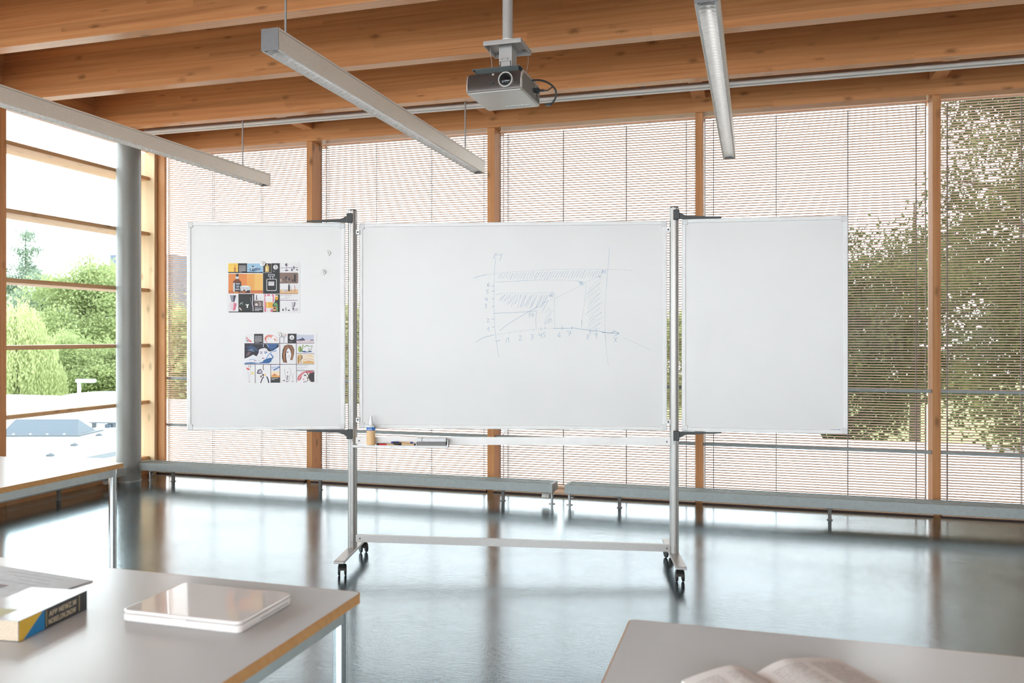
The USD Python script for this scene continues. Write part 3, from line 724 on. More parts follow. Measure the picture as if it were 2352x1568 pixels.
mid.line([(405, 500), (700, 485), (900, 475)]); faint.line([(900, 475), (1200, 475), (1380, 487), (1435, 495), (1458, 520), (1455, 620), (1440, 760), (1420, 900), (1408, 1030)])
ink.line([(1412, 945), (1408, 1030)], 0.0022)
mid.line([(400, 648), (470, 632)]); faint.line([(470, 632), (700, 632), (900, 628), (1060, 614), (1088, 622), (1097, 660), (1090, 740), (1095, 900), (1098, 1025)])
ink.line([(378, 866), (600, 858), (800, 845), (885, 836)], 0.0020); mid.line([(882, 845), (872, 930), (876, 1040)])
ink.line([(448, 1072), (520, 1010), (640, 935), (780, 850), (900, 788)], 0.0022); faint.line([(900, 788), (1020, 720), (1160, 660), (1300, 590), (1420, 530), (1480, 490), (1590, 440)])
ink.line([(1595, 432), (1632, 430), (1612, 450)], 0.0024)
mid.line([(1737, 90), (1732, 180), (1718, 360), (1700, 560)]); faint.line([(1700, 560), (1685, 800), (1683, 1060)]); mid.line([(1683, 1060), (1690, 1180)]); faint.line([(1690, 1180), (1705, 1360), (1725, 1470)])
faint.line([(1905, 1155), (2050, 1215), (2222, 1300)])
RH = random.Random(5)
ink.hold, mid.hold, faint.hold = [], [], []
for x in range(420, 1640, 31):
    t = (x - 420) / 1220.0
    y0, y1 = 398 - 32 * math.sin(PI * t * .6), 480 - 18 * t
    (ink if RH.random() < .45 else mid).line([(x + 38 + RH.uniform(-8, 8), y0 + RH.uniform(-8, 8)), (x + 12, (y0 + y1) / 2), (x + RH.uniform(-8, 8), y1 - RH.uniform(0, 30))], 0.0022)
pts = []
for k, x in enumerate(range(442, 1010, 30)):
    sl = 40 + 30 * (k / 19.0)
    pts += [(x + sl + RH.uniform(-8, 8), 650 + RH.uniform(-8, 8)), (x + RH.uniform(-8, 8), 740 + 50 * min(1, k / 8.0) + RH.uniform(-25, 25))]
for i in range(0, len(pts) - 3, 4): mid.line(pts[i:i + 4], 0.0021)
mid.line([(920, 805), (960, 735), (1020, 718), (985, 770), (945, 860)]); faint.line([(985, 860), (1030, 800), (1038, 830), (970, 970)]); mid.line([(1070, 828), (1010, 930), (978, 990)]); mid.line([(980, 995), (1040, 925), (1020, 985), (1058, 930), (1062, 975)])
for k in range(10):
    y = 445 + 58 * k
    (mid if k % 2 else faint).line([(1660 - RH.uniform(0, 40), y), (1570, y + 62), (1500 - 20 * (k % 3) + RH.uniform(-15, 10), y + 140)], 0.0022)
    faint.line([(1640 - RH.uniform(0, 30), y + 70), (1560, y + 105), (1480 + RH.uniform(-10, 20), y + 165)], 0.0020)
for k in (ink, mid, faint):
    k.close('hatching', 'stuff')

# ---------------------------------------------------------------- things on the whiteboard
INKS = {}
def pigment(rgb):
    """A matt print colour (sRGB 0-255)."""
    key = 'print_%02x%02x%02x' % tuple(rgb)
    if key not in M:
        c = np.array(rgb) / 255.0
        c = np.where(c < 0.04045, c / 12.92, ((c + 0.055) / 1.055) ** 2.4) * 0.92
        plain(key, tuple(c), 0.55, noise=0.02, scale=90)
    return key
class Poster:
    def __init__(s, name, label, pl, ox, oy, k, sheet):
        s.pl, s.ox, s.oy, s.k = pl, ox, oy, k
        u0, z1 = s.at(sheet[0], sheet[1]); u1, z0 = s.at(sheet[2], sheet[3])
        s.u0, s.z0 = u0, z0
        w = pl.world(u0, 0.0025)
        s.t = thing(name, label, 'poster', (w[0], w[1], z0), pl.wang, None)
        part(s.t, 'sheet', bx(0, u1 - u0, -0.0004, 0.0, 0, z1 - z0), pigment((241, 241, 243)))
        s.n = 0
    def at(s, x, y): return s.pl.hit(s.ox + x / s.k, s.oy + y / s.k)
    def poly(s, pts, rgb, name='printed_shape', lift=1, parent=None, smooth=0):
        q = [s.at(x, y) for x, y in pts]
        p = Polygon([(a - s.u0, b - s.z0) for a, b in q]).buffer(0)
        if smooth: p = p.buffer(-smooth).buffer(2 * smooth).buffer(-smooth)
        if p.area <= 0: return None
        return part(parent or s.t, name, extrude(p, 0.0002, 'xz', -0.0004 - 0.00025 * lift), pigment(rgb))
    def rect(s, x0, y0, x1, y1, rgb, name='printed_picture', lift=1, parent=None):
        return s.poly([(x0, y0), (x1, y0), (x1, y1), (x0, y1)], rgb, name, lift, parent)
    def oval(s, x, y, rx, ry, rgb, lift=2, a0=0, a1=360):
        return s.poly([(x + rx * math.cos(math.radians(a)), y + ry * math.sin(math.radians(a))) for a in np.linspace(a0, a1, 21)], rgb, lift=lift)
    def stroke(s, pts, w, rgb, lift=2):
        q = [s.at(x, y) for x, y in pts]
        p = LineString([(a - s.u0, b - s.z0) for a, b in q]).buffer(w / 2.0 / s.k * 0.00262, 2)
        return part(s.t, 'printed_line', extrude(p, 0.0002, 'xz', -0.0004 - 0.00025 * lift), pigment(rgb))
    def lines(s, x0, x1, y0, y1, n, rgb, lift=2):
        m = []
        for k in range(n):
            y = y0 + (y1 - y0) * k / max(1, n - 1)
            a, c = s.at(x0, y - 5), s.at(x1 - (15 if k % 3 == 1 else 0) - (70 if k == n - 1 else 0), y + 5)
            m.append(bx(a[0] - s.u0, c[0] - s.u0, -0.0004 - 0.00025 * lift - 0.0001, -0.0004 - 0.00025 * lift + 0.0001, c[1] - s.z0, a[1] - s.z0))
        part(s.t, 'text_lines', cat_(m), pigment(rgb))
    def glyph(s, ch, x, y, h, rgb):
        m = meshkit.text_mesh(ch, h / s.k * 0.00262, 0.0002)
        v = m.vertices - [m.bounds[:, 0].mean(), m.bounds[:, 1].mean(), 0]
        a = s.at(x, y)
        m.vertices = np.stack([v[:, 0] + a[0] - s.u0, -v[:, 2] - 0.0004 - 0.00025 * 3, v[:, 1] + a[1] - s.z0], 1)
        part(s.t, 'printed_number', m, pigment(rgb))
BLK, WHT, PUR = (42, 40, 44), (236, 236, 238), (74, 52, 78)
P = Poster('poster', 'upper poster on the left panel, pictures of bottles and glasses, number 3', PLF, 500, 580, 9.8, (215, 228, 1860, 1365))
P.rect(240, 240, 462, 436, (246, 206, 92)); P.poly([(384, 270), (396, 270), (402, 345), (425, 350), (410, 380), (412, 434), (368, 434), (372, 380), (358, 350), (380, 345)], (196, 120, 70), lift=2)
P.rect(462, 240, 665, 458, BLK); P.lines(482, 642, 290, 436, 8, (205, 205, 208))
P.rect(668, 245, 1024, 450, (160, 200, 226)); P.poly([(860, 340), (960, 350), (975, 385), (860, 410)], (112, 130, 160), lift=2); P.rect(727, 335, 860, 408, (92, 128, 160), 'printed_shape', 2); P.oval(793, 335, 68, 22, (200, 220, 232), 3); P.oval(793, 405, 66, 14, (50, 70, 98), 2); P.rect(770, 298, 820, 325, (60, 66, 82), 'printed_shape', 4); P.rect(750, 345, 772, 405, (206, 222, 234), 'printed_shape', 4)
P.rect(1028, 245, 1216, 456, (60, 52, 48)); P.rect(1074, 300, 1156, 434, (222, 190, 110), 'printed_shape', 2); P.rect(1100, 262, 1130, 300, (220, 200, 150), 'printed_shape', 2); P.rect(1090, 330, 1120, 420, (246, 232, 180), 'printed_shape', 3); P.stroke([(1212, 248), (1212, 452), (1034, 452)], 6, (180, 176, 172))
P.rect(1216, 240, 1400, 458, BLK); P.oval(1305, 328, 54, 54, WHT, 2); P.glyph('3', 1305, 328, 62, (70, 60, 74)); P.lines(1245, 1362, 418, 418, 1, (190, 190, 194))
P.rect(240, 436, 1024, 460, BLK, 'printed_bar')
P.rect(245, 478, 1020, 920, (226, 140, 76)); P.rect(660, 478, 830, 846, (240, 172, 92), 'printed_shape', 2); P.rect(830, 478, 1020, 846, (246, 200, 116), 'printed_shape', 2); P.rect(245, 846, 1020, 920, (206, 118, 70), 'printed_shape', 2)
for x in range(680, 1010, 30): P.stroke([(x, 480), (x - 4, 840)], 6, (236, 176, 96), 3)
P.poly([(345, 660), (370, 632), (408, 600), (412, 540), (480, 540), (482, 600), (510, 632), (535, 660), (530, 908), (352, 908)], (120, 62, 36), lift=3); P.rect(418, 480, 472, 540, (40, 46, 50), 'printed_shape', 4); P.oval(442, 560, 42, 38, (224, 224, 222), 4); P.rect(352, 680, 390, 880, (220, 222, 226), 'printed_shape', 4); P.rect(388, 675, 525, 870, (44, 54, 66), 'printed_shape', 4); P.rect(410, 692, 505, 714, (214, 214, 216), 'printed_shape', 5); P.oval(452, 764, 38, 26, (150, 156, 164), 5); P.rect(400, 812, 495, 838, (190, 192, 194), 'printed_shape', 5); P.rect(365, 880, 470, 905, (222, 150, 84), 'printed_shape', 4)
P.poly([(505, 760), (560, 740), (660, 742), (752, 768), (742, 915), (530, 915)], (204, 210, 214), lift=5); P.poly([(530, 850), (600, 830), (660, 860), (735, 840), (738, 912), (534, 912)], (96, 66, 50), lift=6); P.oval(590, 885, 38, 22, (190, 110, 60), 7); P.oval(690, 870, 30, 24, (40, 36, 40), 7); P.oval(630, 760, 90, 16, (240, 242, 244), 6); P.oval(560, 845, 20, 16, (238, 238, 240), 7); P.oval(640, 850, 16, 18, (230, 228, 228), 7)
P.rect(1024, 458, 1400, 926, (34, 34, 36)); P.poly([(1098, 610), (1118, 590), (1318, 590), (1335, 610), (1330, 845), (1310, 862), (1120, 862), (1100, 845)], (206, 210, 212), lift=2); P.poly([(1114, 614), (1124, 604), (1310, 604), (1320, 614), (1316, 830), (1300, 846), (1130, 846), (1116, 830)], (30, 30, 33), lift=3); P.rect(1145, 652, 1276, 746, (226, 224, 228), 'printed_shape', 4); P.lines(1165, 1255, 685, 712, 2, (150, 146, 158), 5); P.rect(1138, 486, 1286, 536, (206, 212, 218), 'printed_shape', 2); P.rect(1152, 500, 1272, 526, (52, 60, 72), 'printed_shape', 3); P.poly([(1170, 540), (1190, 540), (1196, 580), (1180, 588)], (206, 208, 210), lift=2); P.poly([(1235, 540), (1252, 540), (1252, 588), (1236, 580)], (206, 208, 210), lift=2)
P.stroke([(1420, 346), (1600, 340), (1810, 336)], 9, (112, 98, 118)); P.oval(1554, 275, 32, 34, (70, 58, 80), 3); P.rect(1560, 250, 1582, 300, (200, 196, 206), 'printed_shape', 4); P.stroke([(1552, 308), (1552, 390)], 7, (90, 80, 96), 3); P.oval(1552, 400, 40, 14, (96, 84, 102), 3); P.rect(1655, 360, 1690, 418, (110, 98, 116), 'printed_shape', 3); P.rect(1705, 305, 1728, 380, (96, 84, 104), 'printed_shape', 3); P.oval(1790, 385, 20, 18, (120, 108, 126), 3)
P.poly([(1400, 452), (1796, 452), (1815, 470), (1815, 676), (1796, 694), (1400, 694)], (132, 110, 100), 'printed_picture'); P.poly([(1716, 520), (1734, 480), (1748, 480), (1762, 520), (1762, 660), (1716, 660)], (62, 50, 48), lift=2); P.oval(1550, 570, 34, 42, (78, 62, 60), 2); P.oval(1612, 590, 26, 40, (90, 74, 72), 2); P.stroke([(1560, 610), (1600, 660)], 7, (206, 196, 190), 3); P.stroke([(1590, 548), (1560, 600)], 8, (206, 196, 190), 3); P.rect(1410, 590, 1440, 656, (206, 196, 190), 'printed_shape', 2); P.stroke([(1470, 590), (1540, 640), (1600, 660)], 9, (66, 52, 50), 2); P.rect(1672, 600, 1706, 656, (70, 56, 54), 'printed_shape', 2)
P.poly([(1404, 836), (1812, 826), (1812, 926), (1404, 926)], (226, 186, 140), 'printed_picture'); P.poly([(1590, 752), (1600, 705), (1612, 705), (1626, 752), (1626, 868), (1590, 868)], (52, 52, 58), lift=2); P.rect(1462, 815, 1512, 872, (224, 218, 216), 'printed_shape', 2); P.rect(1512, 830, 1565, 886, (196, 188, 190), 'printed_shape', 2); P.stroke([(1650, 760), (1660, 820), (1660, 884)], 8, (150, 130, 130)); P.stroke([(1722, 730), (1745, 790), (1742, 884)], 12, (180, 120, 90)); P.stroke([(1404, 925), (1802, 925)], 10, (150, 96, 72), 2)
P.lines(1422, 1735, 960, 960, 1, (176, 172, 178)); P.lines(1510, 1690, 1006, 1006, 1, (186, 182, 188)); P.lines(1422, 1660, 1040, 1040, 1, (186, 182, 188)); P.stroke([(1404, 1072), (1806, 1072)], 9, (100, 70, 106))
P.poly([(1668, 1120), (1710, 1108), (1752, 1115), (1740, 1215), (1720, 1240), (1738, 1320), (1690, 1322), (1676, 1240)], (200, 196, 206), lift=2); P.stroke([(1745, 1120), (1735, 1180), (1712, 1215)], 18, (76, 62, 86), 3); P.oval(1705, 1262, 16, 24, (84, 70, 92), 3); P.rect(1455, 1262, 1490, 1310, (110, 98, 118), 'printed_shape', 2); P.rect(1520, 1232, 1560, 1312, (206, 202, 210), 'printed_shape', 2); P.stroke([(1535, 1240), (1540, 1300)], 8, (96, 84, 104), 3); P.oval(1605, 1298, 22, 16, (96, 84, 104), 2); P.oval(1775, 1280, 38, 34, (206, 196, 206), 2)
P.poly([(278, 955), (418, 960), (380, 1110), (310, 1110)], (150, 154, 164), lift=2); P.poly([(360, 958), (418, 960), (382, 1108), (350, 1108)], (70, 66, 88), lift=3); P.poly([(265, 1140), (320, 1115), (390, 1115), (428, 1145), (400, 1296), (340, 1304), (290, 1280)], (236, 218, 222), lift=2); P.poly([(370, 1130), (428, 1145), (400, 1296), (348, 1304), (362, 1200)], (214, 112, 140), lift=3)
P.rect(470, 930, 826, 1344, (36, 40, 40)); P.stroke([(505, 1165), (520, 1140), (560, 1125)], 12, (216, 222, 218)); P.poly([(545, 1140), (585, 1150), (570, 1176), (540, 1165)], (70, 120, 84), lift=3); P.poly([(620, 1165), (710, 1160), (690, 1200), (682, 1244), (650, 1244), (660, 1200)], (226, 232, 226), lift=3); P.poly([(486, 1240), (505, 1235), (550, 1290), (538, 1304), (500, 1275)], (230, 206, 200), lift=3); P.stroke([(790, 960), (792, 1080), (780, 1150), (800, 1230), (800, 1310)], 20, (200, 190, 206), 3); P.stroke([(745, 1010), (745, 1100), (762, 1110)], 12, (110, 116, 124), 2)
P.poly([(868, 950), (885, 950), (892, 1040), (905, 1066), (852, 1066), (862, 1040)], (120, 110, 124), lift=2); P.stroke([(905, 1055), (990, 1012)], 10, (200, 196, 204)); P.rect(826, 1080, 1026, 1212, (112, 98, 96)); P.oval(875, 1170, 34, 30, (214, 206, 204), 2); P.stroke([(945, 1120), (966, 1160), (950, 1200)], 16, (214, 206, 204)); P.rect(826, 1212, 1030, 1344, BLK); P.lines(838, 1012, 1240, 1302, 4, (220, 220, 222))
P.rect(1036, 932, 1400, 1336, (240, 232, 234)); P.rect(1056, 935, 1090, 1332, (216, 120, 146), 'printed_shape', 2); P.rect(1120, 935, 1176, 985, (216, 120, 146), 'printed_shape', 2); P.rect(1228, 935, 1268, 1120, (216, 120, 146), 'printed_shape', 2); P.rect(1190, 1270, 1240, 1334, (216, 120, 146), 'printed_shape', 2); P.poly([(1072, 1000), (1245, 990), (1240, 1240), (1200, 1260), (1190, 1330), (1150, 1330), (1140, 1260), (1090, 1240)], (238, 238, 238), lift=3); P.poly([(1082, 1115), (1246, 1115), (1236, 1244), (1094, 1240)], (232, 174, 62), lift=4); P.oval(1160, 1000, 90, 22, (246, 246, 248), 5); P.rect(1110, 1130, 1140, 1220, (246, 214, 130), 'printed_shape', 5)
P.poly([(1300, 940), (1400, 940), (1400, 1336), (1240, 1336), (1244, 1160), (1290, 1110)], (38, 44, 40), lift=4); P.oval(1330, 1020, 36, 50, (226, 162, 56), 5); P.rect(1300, 960, 1360, 992, (240, 226, 196), 'printed_shape', 6); P.poly([(1262, 1150), (1330, 1120), (1350, 1170), (1358, 1330), (1336, 1330), (1330, 1200), (1262, 1190)], (110, 166, 100), lift=5); P.rect(1245, 1215, 1325, 1310, (228, 176, 116), 'printed_shape', 6); P.rect(1262, 1232, 1308, 1275, (90, 60, 46), 'printed_shape', 7)
P.poly([(250, 1326), (826, 1326), (826, 1344), (254, 1344)], BLK, 'printed_bar')

Q = Poster('poster', 'lower poster on the left panel, drawn faces and fashion figures, number 4', PLF, 540, 750, 11.2, (205, 165, 2105, 1460))
Q.poly([(282, 258), (300, 262), (360, 330), (450, 385), (380, 395), (330, 330)], (214, 96, 96)); Q.poly([(300, 330), (320, 340), (356, 392), (330, 392)], (60, 50, 58), lift=2); Q.stroke([(285, 280), (296, 402)], 10, (150, 146, 156))
Q.rect(492, 184, 727, 432, BLK); Q.lines(512, 700, 240, 408, 8, (205, 205, 208))
Q.poly([(760, 290), (800, 240), (860, 205), (985, 220), (940, 280), (870, 262), (810, 290), (800, 360), (836, 410), (815, 408), (770, 345)], (218, 120, 104)); Q.stroke([(985, 222), (1060, 280), (1108, 370)], 8, (228, 150, 132)); Q.poly([(985, 305), (1040, 320), (1070, 380), (1020, 350)], (214, 128, 84), lift=2); Q.stroke([(830, 330), (900, 290), (960, 300)], 8, (226, 150, 136))
for x in (840, 880, 920, 955): Q.stroke([(x, 212), (x - 14, 262)], 8, (246, 226, 220), 3)
Q.poly([(1195, 245), (1240, 240), (1262, 275), (1290, 210), (1320, 215), (1270, 300), (1268, 395), (1250, 395), (1250, 300)], (176, 170, 182), lift=1); Q.oval(1305, 215, 26, 22, (230, 190, 192), 2); Q.stroke([(1200, 398), (1300, 398)], 5, (190, 186, 192))
Q.rect(1357, 180, 1576, 428, BLK); Q.oval(1462, 277, 62, 62, WHT, 2); Q.glyph('4', 1462, 277, 72, (70, 60, 74)); Q.lines(1385, 1540, 386, 386, 1, (190, 190, 194))
Q.rect(1580, 210, 2030, 412, (206, 212, 228)); Q.rect(1580, 346, 2030, 412, (226, 208, 214), 'printed_shape', 2); Q.poly([(1580, 345), (1600, 330), (1640, 335), (1650, 315), (1680, 320), (1690, 305), (1715, 315), (1726, 275), (1740, 280), (1745, 310), (1765, 290), (1780, 325), (1802, 330), (1802, 355), (1580, 358)], (60, 62, 96), lift=3); Q.poly([(1920, 345), (1985, 328), (2030, 345), (2030, 356), (1920, 352)], (96, 100, 130), lift=3); Q.stroke([(1640, 380), (1740, 370)], 8, (190, 150, 170), 3); Q.stroke([(1880, 385), (1980, 378)], 8, (200, 180, 196), 3)
Q.rect(245, 440, 1140, 962, (238, 238, 242)); Q.poly([(245, 440), (1130, 440), (1125, 520), (1000, 600), (900, 640), (850, 620), (820, 570), (760, 545), (700, 560), (630, 580), (605, 680), (560, 760), (460, 720), (350, 780), (245, 820)], (40, 38, 52), lift=2); Q.poly([(820, 445), (1120, 445), (1040, 540), (930, 600), (860, 560)], (56, 96, 150), lift=3); Q.poly([(260, 520), (420, 480), (560, 560), (600, 640), (450, 580)], (58, 82, 118), lift=3); Q.poly([(280, 760), (340, 640), (420, 640), (360, 740)], (110, 88, 92), lift=3); Q.poly([(300, 600), (430, 560), (520, 650)], (96, 120, 150), lift=4); Q.stroke([(735, 450), (730, 520)], 14, (200, 210, 230), 4); Q.stroke([(820, 450), (860, 520)], 14, (190, 204, 226), 4)
Q.poly([(615, 600), (680, 560), (790, 555), (845, 620), (850, 720), (790, 830), (740, 862), (660, 800), (615, 700)], (242, 240, 246), lift=4); Q.poly([(640, 675), (700, 660), (705, 685), (650, 692)], (92, 96, 140), lift=5); Q.poly([(755, 670), (830, 645), (830, 672), (765, 692)], (80, 110, 160), lift=5); Q.stroke([(640, 640), (705, 640)], 10, (66, 60, 90), 5); Q.stroke([(750, 648), (825, 615)], 10, (66, 60, 90), 5); Q.oval(728, 812, 38, 13, (176, 112, 142), 5); Q.stroke([(715, 690), (706, 760), (722, 770)], 5, (206, 200, 216), 5)
Q.poly([(248, 930), (420, 915), (600, 935), (720, 900), (730, 850), (800, 830), (900, 800), (960, 800), (930, 900), (870, 940), (500, 952), (250, 960)], (44, 98, 156), lift=3); Q.poly([(245, 830), (380, 770), (480, 720), (560, 770), (640, 830), (700, 880), (640, 920), (480, 905), (360, 880), (250, 915)], (240, 240, 246), lift=5); Q.stroke([(370, 850), (480, 830), (560, 880)], 9, (90, 120, 176), 6); Q.stroke([(480, 890), (510, 865), (530, 890)], 9, (150, 60, 80), 6); Q.stroke([(600, 850), (650, 900)], 7, (110, 130, 180), 6)
Q.stroke([(800, 830), (880, 700), (1000, 600), (1090, 540)], 16, (90, 150, 210), 4); Q.stroke([(920, 700), (980, 780), (960, 820)], 26, (62, 110, 176), 4); Q.stroke([(1000, 640), (1060, 615)], 18, (80, 130, 190), 4)
Q.poly([(1212, 740), (1225, 600), (1270, 490), (1360, 458), (1470, 475), (1525, 580), (1520, 700), (1480, 860), (1420, 860), (1450, 720), (1420, 600), (1370, 540), (1325, 620), (1310, 760), (1330, 880), (1345, 930), (1240, 915), (1218, 830)], (120, 84, 62)); Q.stroke([(1290, 880), (1260, 720), (1290, 580), (1350, 500)], 26, (180, 122, 86), 2); Q.stroke([(1460, 840), (1485, 700), (1470, 560), (1420, 500)], 24, (166, 120, 84), 2); Q.stroke([(1218, 820), (1216, 720), (1250, 560)], 14, (44, 36, 36), 3); Q.stroke([(1300, 880), (1310, 700)], 14, (44, 36, 36), 3); Q.oval(1352, 655, 26, 13, (110, 84, 96), 2); Q.oval(1392, 742, 22, 9, (200, 150, 160), 2); Q.stroke([(1330, 760), (1370, 800), (1430, 790)], 6, (210, 170, 160), 2)
Q.oval(1665, 580, 50, 82, (150, 172, 90), 1); Q.stroke([(1640, 520), (1625, 590), (1650, 650)], 16, (214, 226, 178), 2); Q.stroke([(1690, 520), (1702, 600), (1680, 650)], 14, (66, 92, 50), 2); Q.poly([(1715, 620), (1985, 625), (1960, 652), (1800, 662), (1715, 652)], (60, 92, 140), lift=1); Q.oval(1850, 575, 68, 68, (238, 238, 240), 3); Q.stroke([(1790, 520), (1850, 478), (1905, 510)], 18, (110, 140, 66), 4); Q.stroke([(1750, 470), (1740, 560), (1712, 630)], 22, (128, 152, 76), 2); Q.stroke([(1930, 500), (1990, 490), (1975, 540), (1935, 620)], 12, (126, 132, 80), 2); Q.stroke([(1900, 560), (1910, 620), (1870, 650)], 12, (70, 104, 60), 4)
Q.rect(1592, 705, 2036, 955, (240, 226, 204)); Q.rect(1750, 895, 2036, 945, (226, 176, 104), 'printed_shape', 2); Q.poly([(1605, 800), (1620, 740), (1680, 705), (1735, 745), (1730, 830), (1690, 860), (1640, 950), (1610, 950)], (206, 170, 112), lift=2); Q.stroke([(1625, 760), (1640, 940)], 14, (120, 76, 52), 3); Q.stroke([(1722, 750), (1716, 830)], 20, (86, 60, 66), 3); Q.stroke([(1690, 830), (1700, 940)], 12, (140, 92, 60), 3); Q.stroke([(1760, 850), (1890, 820), (2030, 850)], 8, (206, 150, 116), 3); Q.stroke([(1830, 890), (1900, 880), (1950, 890)], 14, (200, 140, 90), 3); Q.oval(1930, 745, 70, 18, (244, 206, 160), 2)
Q.stroke([(245, 432), (2036, 424)], 12, PUR); Q.stroke([(248, 972), (2036, 962)], 12, PUR); Q.stroke([(1148, 200), (1156, 1438)], 12, PUR); Q.stroke([(1576, 180), (1584, 1432)], 12, PUR); Q.stroke([(1590, 690), (2036, 690)], 9, PUR)
Q.stroke([(518, 980), (522, 1445)], 12, PUR); Q.stroke([(918, 980), (922, 1440)], 12, PUR); Q.stroke([(1592, 1130), (2040, 1130)], 12, PUR)
Q.poly([(300, 1050), (345, 1065), (385, 1090), (372, 1118), (330, 1112), (292, 1080)], (214, 96, 86)); Q.stroke([(345, 1010), (352, 1045)], 10, (120, 90, 90)); Q.stroke([(395, 1000), (402, 1040)], 14, (150, 100, 96)); Q.stroke([(335, 1150), (350, 1290), (358, 1400)], 6, (196, 192, 200)); Q.stroke([(410, 1150), (390, 1290), (385, 1400)], 6, (196, 192, 200)); Q.poly([(425, 1160), (490, 1175), (482, 1220), (430, 1235)], (236, 216, 130)); Q.oval(372, 1415, 10, 14, (196, 120, 84), 1)
Q.poly([(560, 1200), (590, 1110), (660, 1085), (700, 1130), (705, 1200), (660, 1210), (600, 1215)], (70, 62, 82)); Q.poly([(590, 1190), (620, 1120), (680, 1110), (690, 1190)], (190, 186, 204), lift=2); Q.stroke([(735, 985), (720, 1060), (740, 1110)], 18, (120, 90, 90)); Q.oval(722, 1240, 24, 24, (50, 44, 56), 2); Q.poly([(650, 1260), (690, 1250), (690, 1300), (655, 1305)], (120, 80, 60), lift=2); Q.oval(775, 1240, 28, 26, (240, 204, 130), 1); Q.stroke([(735, 1285), (690, 1360), (665, 1440)], 24, (60, 52, 70), 2); Q.stroke([(820, 1290), (850, 1350), (868, 1435)], 30, (60, 52, 70), 2)
Q.rect(930, 985, 1148, 1132, (226, 230, 240)); Q.stroke([(1000, 1120), (1080, 1070), (1146, 1040)], 26, (60, 96, 150), 2); Q.stroke([(940, 1050), (1060, 1040), (1140, 1010)], 12, (130, 150, 196), 2); Q.stroke([(940, 1090), (1040, 1080)], 10, (150, 164, 200), 2); Q.rect(930, 1150, 1148, 1302, (246, 226, 196)); Q.rect(930, 1252, 1148, 1302, (226, 166, 96), 'printed_shape', 2); Q.poly([(960, 1240), (1000, 1225), (1015, 1190), (1030, 1220), (1070, 1235), (1070, 1252), (960, 1252)], (206, 110, 80), lift=3); Q.rect(920, 1302, 1162, 1440, BLK); Q.lines(938, 1110, 1330, 1358, 2, (220, 220, 222))
Q.stroke([(1270, 1100), (1290, 1200), (1300, 1300), (1340, 1350)], 8, (170, 166, 176)); Q.stroke([(1390, 1050), (1430, 1110), (1440, 1190), (1400, 1280), (1340, 1250)], 7, (170, 166, 176)); Q.oval(1354, 1172, 12, 12, (80, 70, 86), 2); Q.stroke([(1350, 1260), (1340, 1370)], 20, (96, 80, 104), 2); Q.stroke([(1385, 1280), (1385, 1400), (1340, 1408)], 8, (120, 110, 128), 2); Q.stroke([(1460, 1210), (1480, 1320), (1482, 1400)], 7, (180, 176, 186), 2); Q.stroke([(1525, 1190), (1490, 1320)], 6, (190, 186, 196), 2); Q.oval(1340, 1408, 26, 10, (70, 60, 80), 2); Q.rect(1215, 1370, 1300, 1400, (200, 196, 204), 'printed_shape', 1); Q.oval(1270, 1385, 18, 12, (90, 80, 98), 2); Q.oval(1482, 1405, 30, 8, (150, 140, 156), 2)
Q.lines(1608, 1965, 998, 998, 1, (180, 176, 182)); Q.lines(1608, 1925, 1048, 1048, 1, (186, 182, 188)); Q.lines(1608, 1860, 1092, 1092, 1, (186, 182, 188))
Q.poly([(1605, 1340), (1625, 1270), (1720, 1180), (1840, 1134), (2020, 1134), (2000, 1180), (1920, 1200), (1800, 1180), (1720, 1260), (1700, 1350), (1650, 1388), (1612, 1380)], (206, 110, 118)); Q.stroke([(1640, 1360), (1670, 1290), (1760, 1200)], 20, (236, 170, 172), 2); Q.poly([(1920, 1200), (2000, 1180), (2040, 1140), (2040, 1420), (1960, 1420), (1890, 1330), (1900, 1240)], (46, 42, 48), lift=1); Q.oval(1800, 1250, 28, 18, (80, 70, 90), 2); Q.stroke([(1840, 1180), (1900, 1260), (1860, 1340)], 22, (90, 70, 52), 2); Q.oval(1765, 1350, 18, 14, (206, 110, 130), 2); Q.stroke([(1830, 1240), (1855, 1330)], 12, (200, 170, 120), 3); Q.stroke([(1760, 1420), (1850, 1408), (1880, 1360)], 14, (80, 66, 70), 2); Q.stroke([(1900, 1370), (1940, 1420)], 14, (200, 160, 116), 3)

def magnet(label, px, py, sx, group=None):
    u, z = PLF.hit(px, py); w = PLF.world(u, 0.0022 + (0.0014 if sx else 0))
    t = thing('magnet', label, 'magnet', (w[0], w[1], z), PLF.wang)
    part(t, 'disc', moved(lathe([(0, 0), (0.0155, 0), (0.0165, 0.002), (0.015, 0.006), (0.010, 0.0075), (0, 0.0075)]), rotx=PI / 2), 'magnet_clear', 40)
    part(t, 'knob', moved(lathe([(0, 0.0075), (0.006, 0.0075), (0.0055, 0.013), (0, 0.0135)]), rotx=PI / 2), 'magnet_core', 40)
magnet('clear round magnet stuck alone near the top right of the left panel', 754, 581, 0)
magnet('clear round magnet stuck alone just below the other loose magnet', 742.5, 625, 0)
magnet('clear round magnet holding the upper poster at its top edge', 603.5, 606, 1)
magnet('clear round magnet holding the lower poster at its top edge', 641.5, 769, 1)

